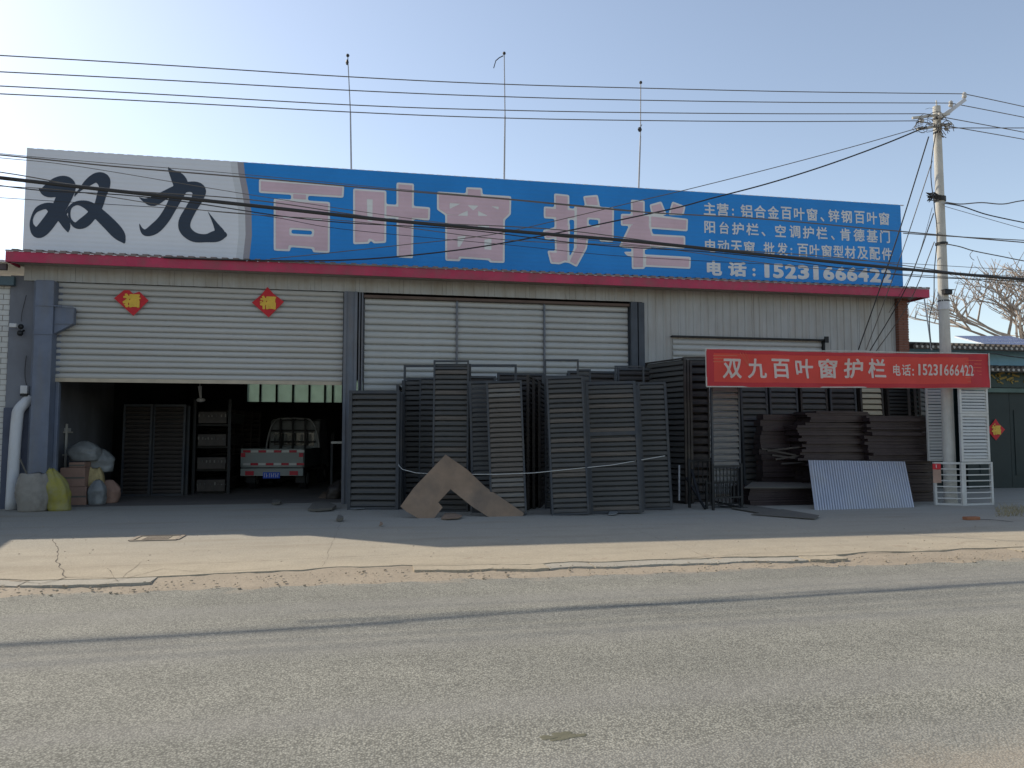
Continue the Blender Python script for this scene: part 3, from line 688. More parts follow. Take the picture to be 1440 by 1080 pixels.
line([('阳', 120, 180), ('台', 205, 258), ('护', 275, 342), ('栏', 355, 425), ('、', 440, 462), ('空', 517, 577), ('调', 597, 658), ('护', 672, 735), ('栏', 748, 810), ('、', 830, 850), ('肯', 882, 940), ('德', 957, 1018), ('基', 1030, 1092), ('门', 1105, 1160)], o4, 4, 282, 350, 337, 408, 118, 1160)
line([('电', 122, 185), ('动', 193, 257), ('天', 267, 330), ('窗', 340, 400), ('批', 450, 512), ('发', 525, 585), (':', 600, 611), ('百', 640, 700), ('叶', 708, 763), ('窗', 775, 832), ('型', 840, 898), ('材', 905, 965), ('及', 975, 1035), ('配', 1043, 1102), ('件', 1112, 1170)], o4, 4, 385, 455, 435, 506, 118, 1170)
line([('电', 130, 215), ('话', 250, 352), (':', 385, 402)] + [(d_, a, b) for d_, a, b in zip('15231666422', (452, 500, 567, 638, 725, 780, 848, 913, 975, 1040, 1105), (480, 560, 632, 702, 755, 843, 910, 972, 1035, 1102, 1165))], o4, 4, 505, 588, 553, 632, 130, 1165, bold=.045)

# whip antennas / lightning rods behind the board
rods = [((494, 237), (489, 78), 'leftmost thin rod standing behind the signboard, leaning slightly'), ((709, 252), (709, 75), 'middle thin rod behind the signboard with a streamer at its top'), ((898, 267), (901, 116), 'rightmost and shortest thin rod standing behind the signboard')]
for k, ((a, b), (c_, d_), lab) in enumerate(rods):
    p0, p1 = P(a, b, 17.25), P(c_, d_, 17.25); base = Vector((p0.x, 17.25, roof(17.25)))
    t = thing('roof_rod', lab, 'rod', tuple(base), 'thin rods behind the signboard')
    mid = p0.lerp(p1, .5) + Vector((.02, 0, 0))
    MB().tube([base, p0, mid], [.022, .022, .018]).tube([mid, p1], [.014, .012]).build('rod', M('galvanised', (.33, .33, .34), .5, .3), t)
    mb = MB().ball(p1, .04, 8, 5)
    if k == 0: mb.ball(p1 - Vector((.01, 0, .16)), .045, 6, 4, (.8, .8, 1.6))
    if k == 2: mb.ball(p0.lerp(p1, .56), .05, 6, 4, (1.1, .8, 1.3)); mb.tube([p0.lerp(p1, .56), p0.lerp(p1, .6) + Vector((.05, 0, .02))], .008)
    if k == 1: mb.tube([p1 - Vector((.02, 0, .06)), p1 - Vector((.12, 0, .12)), p1 - Vector((.20, 0, .2)), p1 - Vector((.25, 0, .38))], .012)
    mb.build('tip', mCable, t)

# good fortune diamonds on the shutters
def diamond(c, r, y, label, fold=0, ch='福', tilt=0.):
    t = thing('fortune_paper', label, 'paper diamond', tuple(c), 'red paper diamonds pasted on doors')
    o0 = c; rot = lambda dx, dz: (o0.x + dx * math.cos(tilt) - dz * math.sin(tilt), o0.z + dx * math.sin(tilt) + dz * math.cos(tilt))
    pts = [(0, r * (1 - .35 * fold)), (r * .35, r * .55), (r, 0), (0, -r), (-r, 0), (-r * .4, r * .5 * (1 - .2 * fold))]
    mb = MB()
    if fold: pts = [(-.15 * r, r * .62), (r * .1, r * .40), (r * .45, r * .55), (r, 0), (.15 * r, -r), (-r * 1.02, r * .08), (-r * .45, r * .60)]
    cen = [(o0.x, y - .012, o0.z)]; ring = [(rot(a, b)[0], y - rnd.uniform(.0, .02), rot(a, b)[1]) for a, b in pts]
    mb.add(cen + ring, [(0, 1 + (i + 1) % len(ring), 1 + i) for i in range(len(ring))])
    mb.build('paper', mRed, t)
    s_ = r * .50
    glyph(ch, o0.x - s_, o0.x + s_, o0.z - s_ * .95, o0.z + s_ * .8, y - .024, mGold, t, 'letter', .045)
    mb = MB()
    for a in range(10):
        an = rnd.uniform(0, 6.28); rr_ = r * rnd.uniform(.15, .5); x_, z_ = o0.x + rr_ * math.cos(an), o0.z + rr_ * math.sin(an)
        mb.add([(x_ - .03, y - .022, z_), (x_, y - .022, z_ - .02), (x_ + .03, y - .022, z_ + .01), (x_, y - .022, z_ + .025)], [(0, 1, 2, 3)])
    mb.build('gold_pattern', mGold, t)
diamond(P(185, 422, 16.93), .33, 16.93, 'crumpled red and gold paper on the half raised shutter, left one', 1)
diamond(P(377, 425, 16.93), .33, 16.93, 'flat red diamond paper with gold character, nearer the middle posts', 0, tilt=.06)

# ================================================================== LOUVER PANELS IN FRONT OF THE SHOP
def blade_mesh(mat, nm):
    me = bpy.data.meshes.new(nm)
    pr = [(-.40, -.40), (-.50, -.34), (-.10, .30), (.45, .44), (.45, .36)]   # z-shaped tilted blade, unit pitch (y,z)
    v = [(x, a, b) for x in (0, 1) for a, b in pr]; n = 5
    me.from_pydata(v, [], [(4, 3, 2, 1, 0), (5, 6, 7, 8, 9)] + [(i, (i + 1) % n, n + (i + 1) % n, n + i) for i in range(n)]); me.materials.append(mat); return me
BL = {}
def blade(mat):
    if mat.name not in BL: BL[mat.name] = blade_mesh(mat, 'slat')
    return BL[mat.name]
def louver(bl, br, h, n, mat, fmat, label, lean=.05, fw=.05, dep=.05, group='louver panels leaning in front of the shop', roll=0., open_top=0., mids=(), lip=0., stack=0, zb=TOP, cat='louver panel', blade_d=1.0, slats=True, bottom=0., mixmat=None):
    """Framed louver panel standing on bl-br, leaning back; every slat is a part."""
    bl, br = Vector(bl), Vector(br); w = Vector((br.x - bl.x, br.y - bl.y, 0)).length; yaw = math.atan2(br.y - bl.y, br.x - bl.x)
    t = bpy.data.objects.new('louver_panel', None); COL.objects.link(t); t.location = (bl.x, bl.y, zb); t['_o'] = [0, 0, 0]
    t.rotation_euler = (Matrix.Rotation(yaw, 3, 'Z') @ Matrix.Rotation(roll, 3, 'Y') @ Matrix.Rotation(-lean, 3, 'X')).to_euler(); tag(t, label, cat, group)
    mb = MB(); d = dep
    mb.box((0, 0, 0), (fw, d, h)); mb.box((w - fw, 0, 0), (w, d, h)); mb.box((fw, .002, 0), (w - fw, d - .002, fw)); mb.box((fw, .002, h - fw), (w - fw, d - .002, h))
    top = h - open_top
    if open_top: mb.box((fw, .002, top - fw), (w - fw, d - .002, top))
    for m_ in mids: mb.box((fw, .003, h * m_ - fw * .7), (w - fw, d - .003, h * m_ + fw * .7))
    if bottom: mb.box((fw, .002, bottom), (w - fw, d - .002, bottom + fw))
    mb.build('frame', fmat, t)
    z0, z1 = (bottom or 0) + fw, top - fw; p = (z1 - z0) / max(n, 1)
    for i in range(n if slats else 0):
        zc = z0 + p * (i + .5)
        if any(abs(zc - h * m_) < fw * .7 + p * .35 for m_ in mids): continue
        mm = blade(mixmat if (mixmat and rnd.random() < .3) else mat)
        mesh_obj('slat', mm, t, (fw, d * .5 + rnd.uniform(-.002, .002), zc + rnd.uniform(-.004, .004)), (rnd.uniform(-.06, .06), rnd.uniform(-.0025, .0025), 0), (w - 2 * fw, d * .9 * blade_d, p * 1.0))
    for k in range(stack):      # more panels stacked behind it: only frames and edges show
        s_ = bpy.data.objects.new('louver_panel', None); COL.objects.link(s_); off = Matrix.Rotation(yaw, 3, 'Z') @ Vector((rnd.uniform(-.02, .05), (dep + .02) * (k + 1), 0))
        s_.location = Vector((bl.x, bl.y, zb)) + off; s_.rotation_euler = t.rotation_euler; s_['_o'] = [0, 0, 0]
        tag(s_, ' '.join(('panel edge stacked behind the ' + label).split()[:16]), cat, 'louver panels stacked behind others')
        hh = h - rnd.uniform(0, .08); mb = MB(); mb.box((0, 0, 0), (fw, d, hh)); mb.box((w - fw, 0, 0), (w, d, hh)); mb.box((fw, .002, 0), (w - fw, d - .002, fw)); mb.box((fw, .002, hh - fw), (w - fw, d - .002, hh)); mb.build('frame', fmat, s_)
        mb = MB(); mb.box((fw, d * .5, fw), (w - fw, d * .6, hh - fw)); mb.build('slats', fmat, s_)
    return t
def LP(xl, xr, yb, yt, n, label, mat=mLouvD, fmat=mLouvF, yr=None, lean=.05, back=0., **k):
    a, b = G(xl, yb, TOP), G(xr, yr or yb, TOP)
    if back: a = P(xl, 600, a.y + back); b = P(xr, 600, b.y + back)
    a.z = b.z = 0
    # height so that the top edge is seen at pixel row yt
    hz = P(xl, yt, a.y + lean * 2.6).z - TOP
    return louver(a, b, hz, n, mat, fmat, label, lean, **k)
LP(488, 560, 717, 549, 18, 'wide blue-grey louver panel standing beside the middle posts', lean=.02, fw=.06, dep=.09, stack=3)
LP(566, 660, 712, 513, 24, 'empty-topped blue frame showing between the tall panels', lean=.03, back=.15, open_top=.28, fw=.045)
for i, (a, b, yb, yt) in enumerate(((563, 574, 713, 541), (571, 583, 711, 535), (579, 591, 709, 531))):
    LP(a, b, yb, yt, 26, ('narrow panel seen edge-on right beside the wide blue-grey one', 'second edge-on panel from the wide blue-grey one', 'third edge-on panel, just left of the dark slatted column')[i], yr=yb - 16, lean=.02, fw=.035, dep=.06)
LP(588, 610, 712, 531, 24, 'slim slatted panel peeking out left of the tallest panel', lean=.03, fw=.03, mat=mLouvD, stack=2)
LP(607, 658, 720, 506, 27, 'tallest louver panel with dusty reddish slats behind the cardboard', open_top=.14, lean=.055, fw=.035, mixmat=mDusty, stack=3)
LP(656, 727, 713, 512, 26, 'wide blue frame rising behind the leaning dusty panel', lean=.04, back=.25, open_top=.42, fw=.05)
LP(664, 700, 722, 536, 26, 'narrow dark louver strip at left of the leaning dusty panel', lean=.05, fw=.045, roll=-.03, back=.1)
LP(690, 741, 725, 536, 26, 'dusty brown-slatted louver panel leaning to the left by the dark gap', mat=mDusty, lean=.06, fw=.035, roll=-.038, stack=5, mixmat=mLouvG)
LP(766, 815, 716, 505, 27, 'tall open-topped frame behind the first panel right of the dark gap', lean=.03, back=.1, open_top=.33, fw=.035)
LP(776, 829, 725, 530, 27, 'clean slatted panel just right of the dark gap', lean=.07, fw=.035, roll=-.035, stack=6, mat=mLouvD, mixmat=mDusty)
LP(812, 832, 714, 519, 26, 'thin frame edge rising between two slatted panels', lean=.03, fw=.03, back=.2)
LP(831, 903, 723, 537, 26, 'wide louver panel with a solid blue middle rail', lean=.065, fw=.05, roll=-.03, mids=(.60,), stack=3, mixmat=mDusty)
LP(866, 908, 712, 514, 24, 'open blue frame behind the panel with the middle rail', lean=.03, back=.3, open_top=.35, fw=.035)
LP(904, 944, 718, 538, 24, 'rightmost panel of the slatted row, beside the dark pile', lean=.05, fw=.04, roll=-.03, back=.1, stack=3)
for i, (xa, xb, yf, tp) in enumerate(((744, 757, 14.7, 527), (752, 765, 14.9, 531), (760, 771, 15.1, 536))):      # dark ends of panels filling the gap
    a, b = P(xa, 600, yf), P(xb, 600, yf + 1.7); a.z = b.z = 0
    louver(a, b, P(xa, tp, yf).z - TOP, 26, mLouvB, mLouvB, ('first panel seen edge-on in the dark gap of the row', 'middle panel seen edge-on in the dark gap of the row', 'last panel seen edge-on in the dark gap of the row')[i], .0, fw=.03)
for xa, xb, tp, lab in ((572, 634, 531, 'dark panel at the very back, left of the tallest panel'), (636, 698, 528, 'dark panel at the very back, behind the wide open frame'), (700, 766, 524, 'dark panel at the very back, closing the dark gap'), (800, 868, 521, 'dark panel at the very back, right of the dark gap'), (870, 946, 517, 'dark panel at the very back, beside the corner pile')):
    a, b = P(xa, 600, 16.45), P(xb, 600, 16.45); a.z = b.z = 0
    louver(a, b, P(xa, tp, 16.5).z - TOP, 24, mLouvB, mLouvF, lab, .02, fw=.05, stack=1)
# the box-like pile at the corner
a = P(908, 600, 17.0 - .35); b = P(963, 600, 15.35); hz = P(962, 503, 15.4).z - TOP
for k in range(3):
    off = Vector((.09 * k, .05 * k, 0)); aa, bb = a + off, b + off; aa.z = bb.z = 0
    louver(aa, bb, hz - .03 * k, 26, mLouvD, mLouvB, ('side panel of the tall dark pile facing left', 'second side panel of the tall dark pile', 'third side panel of the tall dark pile')[k], .0, fw=.03, dep=.06)
LP(964, 1000, 706, 502, 18, 'dark brown louver panel forming the front of the corner pile', mat=mLouvB, fmat=mLouvB, lean=.0, fw=.035, dep=.09, stack=8)
a = P(1001, 600, 14.45); b = P(1041, 600, 14.45); a.z = b.z = 0
louver(a, b, 2.6, 14, mLouvG, mLouvF, 'light grey louver panel on dark posts under the left end of the banner', 0, fw=.035, dep=.06, bottom=P(1020, 662, 14.45).z, blade_d=1.2)
# back row under the banner
row = [(1046, 1084, mLouvD, mLouvF, 'first grey-slatted panel of the back row behind the banner'), (1087, 1127, mLouvD, mLouvF, 'second grey-slatted panel of the back row behind the banner'), (1131, 1169, mLouvD, mLouvB, 'third panel of the back row with doubled slats'),
       (1173, 1210, mLouvB, mLouvF, 'fourth, darker panel of the back row behind the banner'), (1216, 1248, mLouvT, mLouvB, 'tan-slatted panel of the back row behind the banner'), (1254, 1292, mLouvD, mLouvB, 'fine-slatted dark panel at the right of the back row')]
for i, (x0, x1, m1, m2, lab) in enumerate(row):
    a, b = P(x0, 600, 16.25), P(x1, 600, 16.25); a.z = b.z = 0
    louver(a, b, 3.05, 34 if i == 5 else 22, m1, m2, lab, .05, fw=.045, mids=(.45,) if i % 2 else (), stack=2)
mGreyBl = M('louver_midgrey', (.10, .11, .12), .5, .1, .1, 3)
for i, x in enumerate((1284, 1293, 1299)):
    a, b = P(x, 600, 15.9), P(x + 8, 600, 16.4); a.z = b.z = 0
    louver(a, b, 2.95, 26, mLouvB, mLouvB, ('edge-on dark panel ending the back row', 'second edge-on dark panel ending the back row', 'last edge-on dark panel beside the white louvers')[i], .02, fw=.025)

# cardboard arch
cp = [(445, 960), (525, 850), (545, 828), (720, 645), (850, 735), (960, 840), (1100, 935), (1195, 1000), (1188, 1022), (1080, 1042), (1000, 1035), (950, 1005), (880, 960), (750, 855), (675, 935), (702, 965), (640, 1043), (560, 1035), (480, 990)]
def cardp(a, b):
    px, py = 460 + a / 4.32, 490 + b / 4.32; t = (735 - py) / 95.; return P(px, py, 13.62 + .62 * t)
pts = [cardp(a, b) for a, b in cp]
mb = MB(); mb.prism(pts[::-1], (0, .012, .002)); o = mb.build('cardboard_sheet', mCard, loc=cardp(560, 1035))
tag(o, 'big torn brown cardboard sheet bent like an arch against the louver panels', 'cardboard')

# rope across the panels
rp = [(560, 649), (561, 655), (566, 660), (585, 665), (625, 667), (700, 667), (751, 665), (800, 660), (860, 654), (935, 641)]
yy = [15.5, 15.2, 15.0, 14.8, 14.45, 13.80, 13.74, 13.66, 13.55, 13.9]
o = MB().tube([P(a, b, y_) for (a, b), y_ in zip(rp, yy)], .007, 5).build('rope', mRope, loc=P(560, 649, 15.5)); tag(o, 'thin pale rope strung low across the louver panels', 'rope')

# ------------------------------------------------------------------ stacks of brown profiles, bar by bar
def barstack(x0, x1, ypl, z0, z1, hb, jl, jr, lab, grp, seed, depth=.9):
    r = random.Random(seed); z = z0; ph = r.random() * 9
    while z < z1:
        h = hb * r.uniform(.55, 1.0); k = (z - z0) / (z1 - z0)
        a = x0 + jl * (mnoise.noise((z * 2.3, ph, 0)) + .4 * r.uniform(-1, 1)); b = x1 + jr * (mnoise.noise((z * 3.1, ph, 5)) + .6 * r.uniform(-1, 1)); y = ypl + r.uniform(-.05, .06)
        mb = MB(); sg = r.uniform(-.012, .012)
        mb.prism([(a, y, z), (b, y, z + sg), (b, y, z + h * .82 + sg), (a, y, z + h * .82)][::-1], (0, depth, 0))
        mb.prism([(a + .01, y + .015, z + h * .82), (b - .01, y + .015, z + h * .82 + sg), (b - .01, y + .015, z + h * .97 + sg), (a + .01, y + .015, z + h * .97)][::-1], (0, depth - .04, 0))
        o = mb.build('aluminium_profile', mBar, loc=(a, y, z)); tag(o, lab, 'metal profile', grp); z += h
q = lambda px, y: P(px, 600, y).x
zt_l, zt_r = P(1150, 582, 15.2).z, P(1250, 586, 14.9).z
zt_l = P(1150, 580, 15.2).z
barstack(q(1128, 15.2), q(1222, 15.2), 15.2, P(1150, 655, 15.2).z, zt_l, .075, .38, .10, 'long dark brown profile in the upper left stack behind the pale sheet', 'brown profiles in the left stack', 4)
barstack(q(1220, 15.0), q(1310, 15.0), 14.98, TOP, zt_r, .08, .16, .05, 'long dark brown profile in the tall stack right of the pale sheet', 'brown profiles in the right stack', 9)
barstack(q(1130, 15.35), q(1222, 15.35), 15.4, TOP, P(1150, 654, 15.4).z, .11, .08, .03, 'dark bundle supporting the upper left stack of profiles', 'bundles under the left stack', 11, .7)
barstack(q(1066, 15.9), q(1150, 15.9), 15.75, TOP, 1.95, .14, .05, .05, 'black bundle in the shade left of the brown stacks', 'bundles in the shade behind the low pile', 17, .3)
barstack(q(1052, 14.75), q(1140, 14.75), 14.75, TOP, P(1100, 688, 14.75).z, .075, .06, .04, 'dark profile in the low pile left of the pale sheet', 'profiles in the low pile', 13, .8)
z = P(1100, 687, 14.75).z + .02
mb = MB(); mb.prism([(q(1044, 14.7), 14.68, z), (q(1140, 14.7), 14.66, z - .02), (q(1142, 15.6), 15.5, z + .03), (q(1055, 15.6), 15.55, z + .06)], (0, 0, .018)); o = mb.build('board', mTopSheet, loc=(q(1044, 14.7), 14.68, z)); tag(o, 'dusty flat board lying on the low pile of profiles', 'board')
# slanting loose profiles poking out on the left
for i, (a, b, c_, d_) in enumerate(((1078, 634, 1130, 628), (1085, 640, 1128, 646), (1090, 646, 1128, 640), (1070, 631, 1118, 640), (1098, 652, 1132, 650))):
    p0, p1 = P(a, b, 15.2), P(c_, d_, 15.35); o = MB().bar(p0, p1, .05, .035).build('aluminium_profile', mLouvB, loc=p0); tag(o, 'loose profile poking out left of the brown stack', 'metal profile', 'loose profiles poking out of the stack')
# pale corrugated sheet leaning on the stacks
c00, c10, c11, c01 = G(1146, 717, TOP), G(1283, 713, TOP), P(1270, 649, 14.85), P(1137, 647, 14.85)
mb = MB(); nr = 38; pr = []
for i in range(nr):
    for f_, d_ in ((0, 0), (.30, 0), (.40, -.07), (.80, -.07), (.90, 0)): pr.append(((i + f_) / nr, d_))
pr.append((1, 0))
for (u, d_) in pr:
    a = c00.lerp(c10, u) + Vector((0, d_, 0)); b = c01.lerp(c11, u) + Vector((0, d_, 0)); mb.v += [a, b]
mb.f = [(2 * i, 2 * i + 2, 2 * i + 3, 2 * i + 1) for i in range(len(pr) - 1)]
n0 = len(mb.v); mb.v += [v + Vector((0, .012, 0)) for v in mb.v]; mb.f += [tuple(x_ + n0 for x_ in f)[::-1] for f in mb.f]
o = mb.build('corrugated_sheet', mGalv, loc=c00); tag(o, 'pale blue corrugated metal sheet leaning against the brown profile stacks', 'metal sheet')
# railings in front of the grey louver
def rail(p0, p1, z0, z1, n, lab, mat=mBlack, th=.03, legs=True):
    t = thing('railing', lab, 'railing', (p0.x, p0.y, TOP), 'black railing pieces')
    mb = MB(); a, b = Vector((p0.x, p0.y, z1)), Vector((p1.x, p1.y, z1)); mb.bar(a, b, th, th * 1.3); a2, b2 = a.copy(), b.copy(); a2.z = b2.z = z0; mb.bar(a2, b2, th, th); mb.build('rail', mat, t)
    for e in (a, b): MB().bar((e.x, e.y, TOP), (e.x, e.y, z1 + .05), th * 1.5).build('post', mat, t)
    for i in range(1, n): c_ = a.lerp(b, i / n); MB().bar((c_.x, c_.y, z0), (c_.x, c_.y, z1), th * .55).build('bar', mat, t)
    return t
zr = P(1020, 656, 14.0).z
rail(P(1001, 600, 14.0), P(1041, 600, 14.2), .28, zr, 8, 'black barred railing standing upright under the grey louver')
rail(P(968, 600, 14.6), P(1000, 600, 14.9), .3, P(980, 648, 14.7).z, 5, 'black railing piece leaning beside the dark corner pile')
rail(P(992, 600, 14.3), P(1040, 600, 14.6), .12, .55, 9, 'low black railing piece lying behind the upright one')
o = MB().bar(P(955, 704, 15.3), P(955, 654, 15.35), .03).build('stick', mPVC, loc=P(955, 704, 15.3)); tag(o, 'thin white stick upright at the foot of the dark corner pile', 'stick')
for i, (a, b, c_, d_) in enumerate(((965, 672, 992, 716), (972, 660, 985, 705), (1005, 705, 1045, 716), (1010, 712, 1052, 722))):
    p0, p1 = P(a, b, 14.8 - .1 * i), P(c_, d_, 14.1); p1.z = max(p1.z, TOP + .02); p0.z = max(p0.z, TOP + .03); o = MB().bar(p0, p1, .045, .03).build('metal_bar', mBlack, loc=p1); tag(o, ('black bar slanting down to the ground left of the railing', 'second black bar propped behind the first', 'flat bar lying at the railing foot', 'front flat bar on the ground by the railing')[i], 'metal bar')
# flat sheets on the ground
def flat(pp, z, th, mat, lab, nm='board', cat='board', tilt=0):
    pts = [G(a, b, z + .01) for a, b in pp]; pts = [Vector((p.x, p.y, z + tilt * i)) for i, p in enumerate(pts)]
    o = MB().prism(pts[::-1] if False else pts, (0, 0, th)).build(nm, mat, loc=pts[0]); return tag(o, lab, cat)
flat([(1056, 723), (1146, 730), (1152, 726), (1100, 718)], TOP + .01, .01, mTopSheet, 'thin pale board flat on the ground before the low pile', tilt=.01)
flat([(1028, 714), (1075, 722), (1095, 716), (1040, 708)], TOP + .02, .008, mTopSheet, 'small dull board on the ground by the railing')
for i, (a, b, w_, h_) in enumerate(((453, 714, 40, 9), (463, 697, 30, 7), (505, 713, 28, 6), (389, 708, 14, 3), (635, 727, 30, 6), (862, 722, 14, 4), (478, 731, 10, 3), (536, 738, 5, 2))):
    pp = [(a - w_ / 2, b + h_ * .4), (a - w_ * .2, b + h_ * .55), (a + w_ * .35, b + h_ * .4), (a + w_ / 2, b), (a + w_ * .15, b - h_ * .5), (a - w_ * .3, b - h_ * .4)]
    flat(pp, TOP + .01, .012 + .03 * (i % 3 == 0), (mTopSheet, mCard, mPlasW)[i % 3], ('crumpled cardboard scrap at the foot of the middle posts', 'torn cardboard flap just inside the shed by the posts', 'pale scrap in front of the wide blue-grey panel', 'tiny pale scrap on the shed floor behind the apron', 'scrap of wrapping under the cardboard arch', 'white scrap before the panel with the middle rail', 'small dusty scrap left of the cardboard arch', 'tiny white scrap on the shaded concrete')[i], 'scrap', 'scrap', .008)
# brick end and damp streak
p = G(1366, 731, TOP); o = MB().box((p.x - .13, p.y - .06, TOP), (p.x + .13, p.y + .06, TOP + .055)).build('loose_brick', M('orange_brick', (.30, .13, .07), .9), loc=p, bevel=.01); tag(o, 'single orange brick lying on the apron before the white louvers', 'brick')
crack([tuple(G(a, b, TOP)[:2]) for a, b in ((1372, 731), (1395, 731), (1425, 734))], .16)
# dark smear of dried mud on the road
p = G(795, 1035); mb = MB()
for i in range(34):
    c = p + Vector((rnd.gauss(0, .05), rnd.gauss(0, .022), 0)); r_ = rnd.uniform(.006, .018); mb.ball((c.x, c.y, .001), r_, 7, 4, (1.8, 1.2, .16))
o = mb.build('mud_clot', M('olive_mud', (.13, .125, .085), .95), loc=p); tag(o, 'small dark olive clot of mud on the asphalt in the foreground', 'mud'); o['kind'] = 'stuff'
# dry grass at the right edge
mb = MB()
for i in range(500):
    p = G(rnd.uniform(1400, 1475), rnd.uniform(713, 727), TOP); h = rnd.uniform(.03, .13); a = rnd.uniform(0, 6.28); dx, dy = math.cos(a), math.sin(a)
    mb.add([(p.x - dx * .006, p.y - dy * .006, TOP), (p.x + dx * .006, p.y + dy * .006, TOP), (p.x + dy * h * .6, p.y + dx * h * .4, TOP + h)], [(0, 1, 2)])
o = mb.build('dry_grass', mStraw); o['kind'] = 'stuff'

# ------------------------------------------------------------------ white louver corner under the banner's right end
YB = 13.95
def wl(px0, y0, px1, y1, z0, z1, n, lab, fw=.055, mids=()):
    a, b = P(px0, 600, y0), P(px1, 600, y1); a.z = b.z = 0
    return louver(a, b, z1 - z0, n, mLouvW, mLouvW, lab, 0, fw=fw, dep=.05, zb=z0, group='white louver pieces under the banner', mids=mids)
zrail = P(1370, 650, YB).z
wl(1351, YB, 1391, YB + .05, zrail + .01, P(1370, 582, YB).z, 13, 'lower white louver panel under the right end of the banner')
wl(1351, YB, 1391, YB + .05, P(1370, 582, YB).z + .005, 2.62, 9, 'upper white louver panel reaching behind the right end of the banner', .05)
wl(1304, 14.85, 1337, 14.75, P(1320, 648, 14.9).z, 2.75, 26, 'fine white louver sheet standing behind the concrete pole', .035)
def openrail(a, b, z0, z1, n, lab):
    t = thing('white_rail_frame', lab, 'rail frame', (a.x, a.y, z0), 'white louver pieces under the banner')
    f_ = MB(); A = lambda p_, z: Vector((p_.x, p_.y, z)); f_.bar(A(a, z0), A(a, z1), .05); f_.bar(A(b, z0), A(b, z1), .05); f_.build('frame', mLouvW, t)
    for i in range(n + 1): z = z0 + .02 + (z1 - z0 - .04) * i / n; MB().bar(A(a, z), A(b, z), .035, .022 if 0 < i < n else .04).build('rail', mLouvW, t)
openrail(P(1353, 600, YB), P(1391, 600, YB + .05), TOP, zrail, 7, 'white open rail frame on the ground, right half of the corner')
openrail(P(1312, 600, 14.22), P(1350, 600, YB), TOP, zrail, 7, 'white open rail frame on the ground, left half in front of the pole')
p = P(1317, 652, 14.1)
t = thing('sticker_board', 'small torn red and white label tied to the white rails', 'label', (p.x, p.y, p.z - .25))
MB().box((p.x - .09, 14.10, p.z - .12), (p.x + .10, 14.11, p.z)).build('red_face', mRed, t); MB().box((p.x - .02, 14.09, p.z - .09), (p.x - .01, 14.098, p.z - .02)).build('mark', mReflW, t)
MB().box((p.x - .09, 14.10, p.z - .40), (p.x + .10, 14.11, p.z - .125)).build('pale_face', M('faded_label', (.34, .22, .17)), t)
# the banner
BY = 13.84
b00, b10, b11, b01 = P(993, 543, BY), P(1391, 545, BY + .05), P(1391, 498, BY + .05), P(993, 491, BY)
bx0, bx1 = b01.x, b11.x
def bwarp(x, z):
    u = (x - bx0) / (bx1 - bx0); v = (z - b00.z) / (b01.z - b00.z)
    return BY + .05 * u + .020 * math.sin(x * 3.1 + z * 2) + .030 * mnoise.noise((x * 2.2 + z * 1.8, z * 1.2, 3)) + .010 * math.sin(z * 14 + x * .6) * (1 - abs(2 * u - 1)) + .040 * mnoise.noise((x * .8, z * .8, 9)) + .022 * mnoise.noise((x * 5 - z * 4, z * 1.5, 5)) * (abs(2 * u - 1)) ** .5
BN = thing('banner', 'long red cloth shop banner with white characters strung between louver frames', 'banner', tuple(b00))
mb = MB(); sagf = lambda u: -.020 * math.sin(math.pi * u) + .006 * math.sin(u * 31) * math.sin(u * 11)
mb.grid(lambda u, v: (bx0 + (bx1 - bx0) * u, bwarp(bx0 + (bx1 - bx0) * u, (b00.lerp(b01, v)).z), (b00.lerp(b10, u)).lerp(b01.lerp(b11, u), v).z + sagf(u)), 120, 18)
mb.build('cloth', mBanner, BN, smooth=True)
for ed in (0, 1):
    pts = [((bx0 + (bx1 - bx0) * i / 30), bwarp(bx0 + (bx1 - bx0) * i / 30, 2.9) + .015, ((b00.lerp(b10, i / 30)) if ed == 0 else b01.lerp(b11, i / 30)).z + (0.008 if ed else -.008)) for i in range(31)]
    MB().tube(pts, .013, 5).build('hem_pole', mConcP, BN)
MB().tube([(bx0, BY + .01, b00.z - .01), (bx0, BY + .01, b01.z + .02)], .014, 5).build('hem_pole', mConcP, BN)
MB().tube([(bx1, BY + .06, b10.z - .01), (bx1, BY + .06, b11.z + .02)], .014, 5).build('hem_pole', mConcP, BN)
def hem(u0, u1, v0, v1, nu, nv):
    f_ = lambda u, v: (lambda uu, vv: (bx0 + (bx1 - bx0) * uu, bwarp(bx0 + (bx1 - bx0) * uu, b00.lerp(b01, vv).z) - .005, (b00.lerp(b10, uu)).lerp(b01.lerp(b11, uu), vv).z + sagf(uu)))(u0 + (u1 - u0) * u, v0 + (v1 - v0) * v)
    MB().grid(f_, nu, nv).build('hem', mHemShade, BN, smooth=True)
mHemShade = M('hem_shaded_red', (.52, .04, .05), .6, 0, .07, 1.3, trans=.2)  # darker red: border without the backlit glow, put into the hem colour
hem(0, 1, .90, 1, 90, 3); hem(0, 1, 0, .12, 90, 3); hem(0, .025, .12, .90, 4, 10); hem(.925, 1, .12, .90, 8, 10)
tw = lambda x, z: bwarp(x, z) - .012
def btxt(ch, a, b, t_, bt, bold):
    z1, z0 = P((a + b) / 2, t_, BY).z, P((a + b) / 2, bt, BY).z
    if ch == ':': z1 = z0 + (z1 - z0) * .6
    glyph(ch, P(a, 500, BY).x, P(b, 500, BY).x, z0, z1, BY, mBanText, BN, bold=bold, warp=tw)
for ch, a, b in zip('双九百叶窗护栏', (1016.5, 1051, 1084.5, 1119.5, 1152, 1186.5, 1219.5), (1042.5, 1077, 1111, 1145, 1177.5, 1212, 1246)): btxt(ch, a, b, 504.5, 532, .022)
for ch, a, b in (('电', 1257, 1268), ('话', 1270, 1283), (':', 1285, 1287)): btxt(ch, a, b, 512, 528, .018)
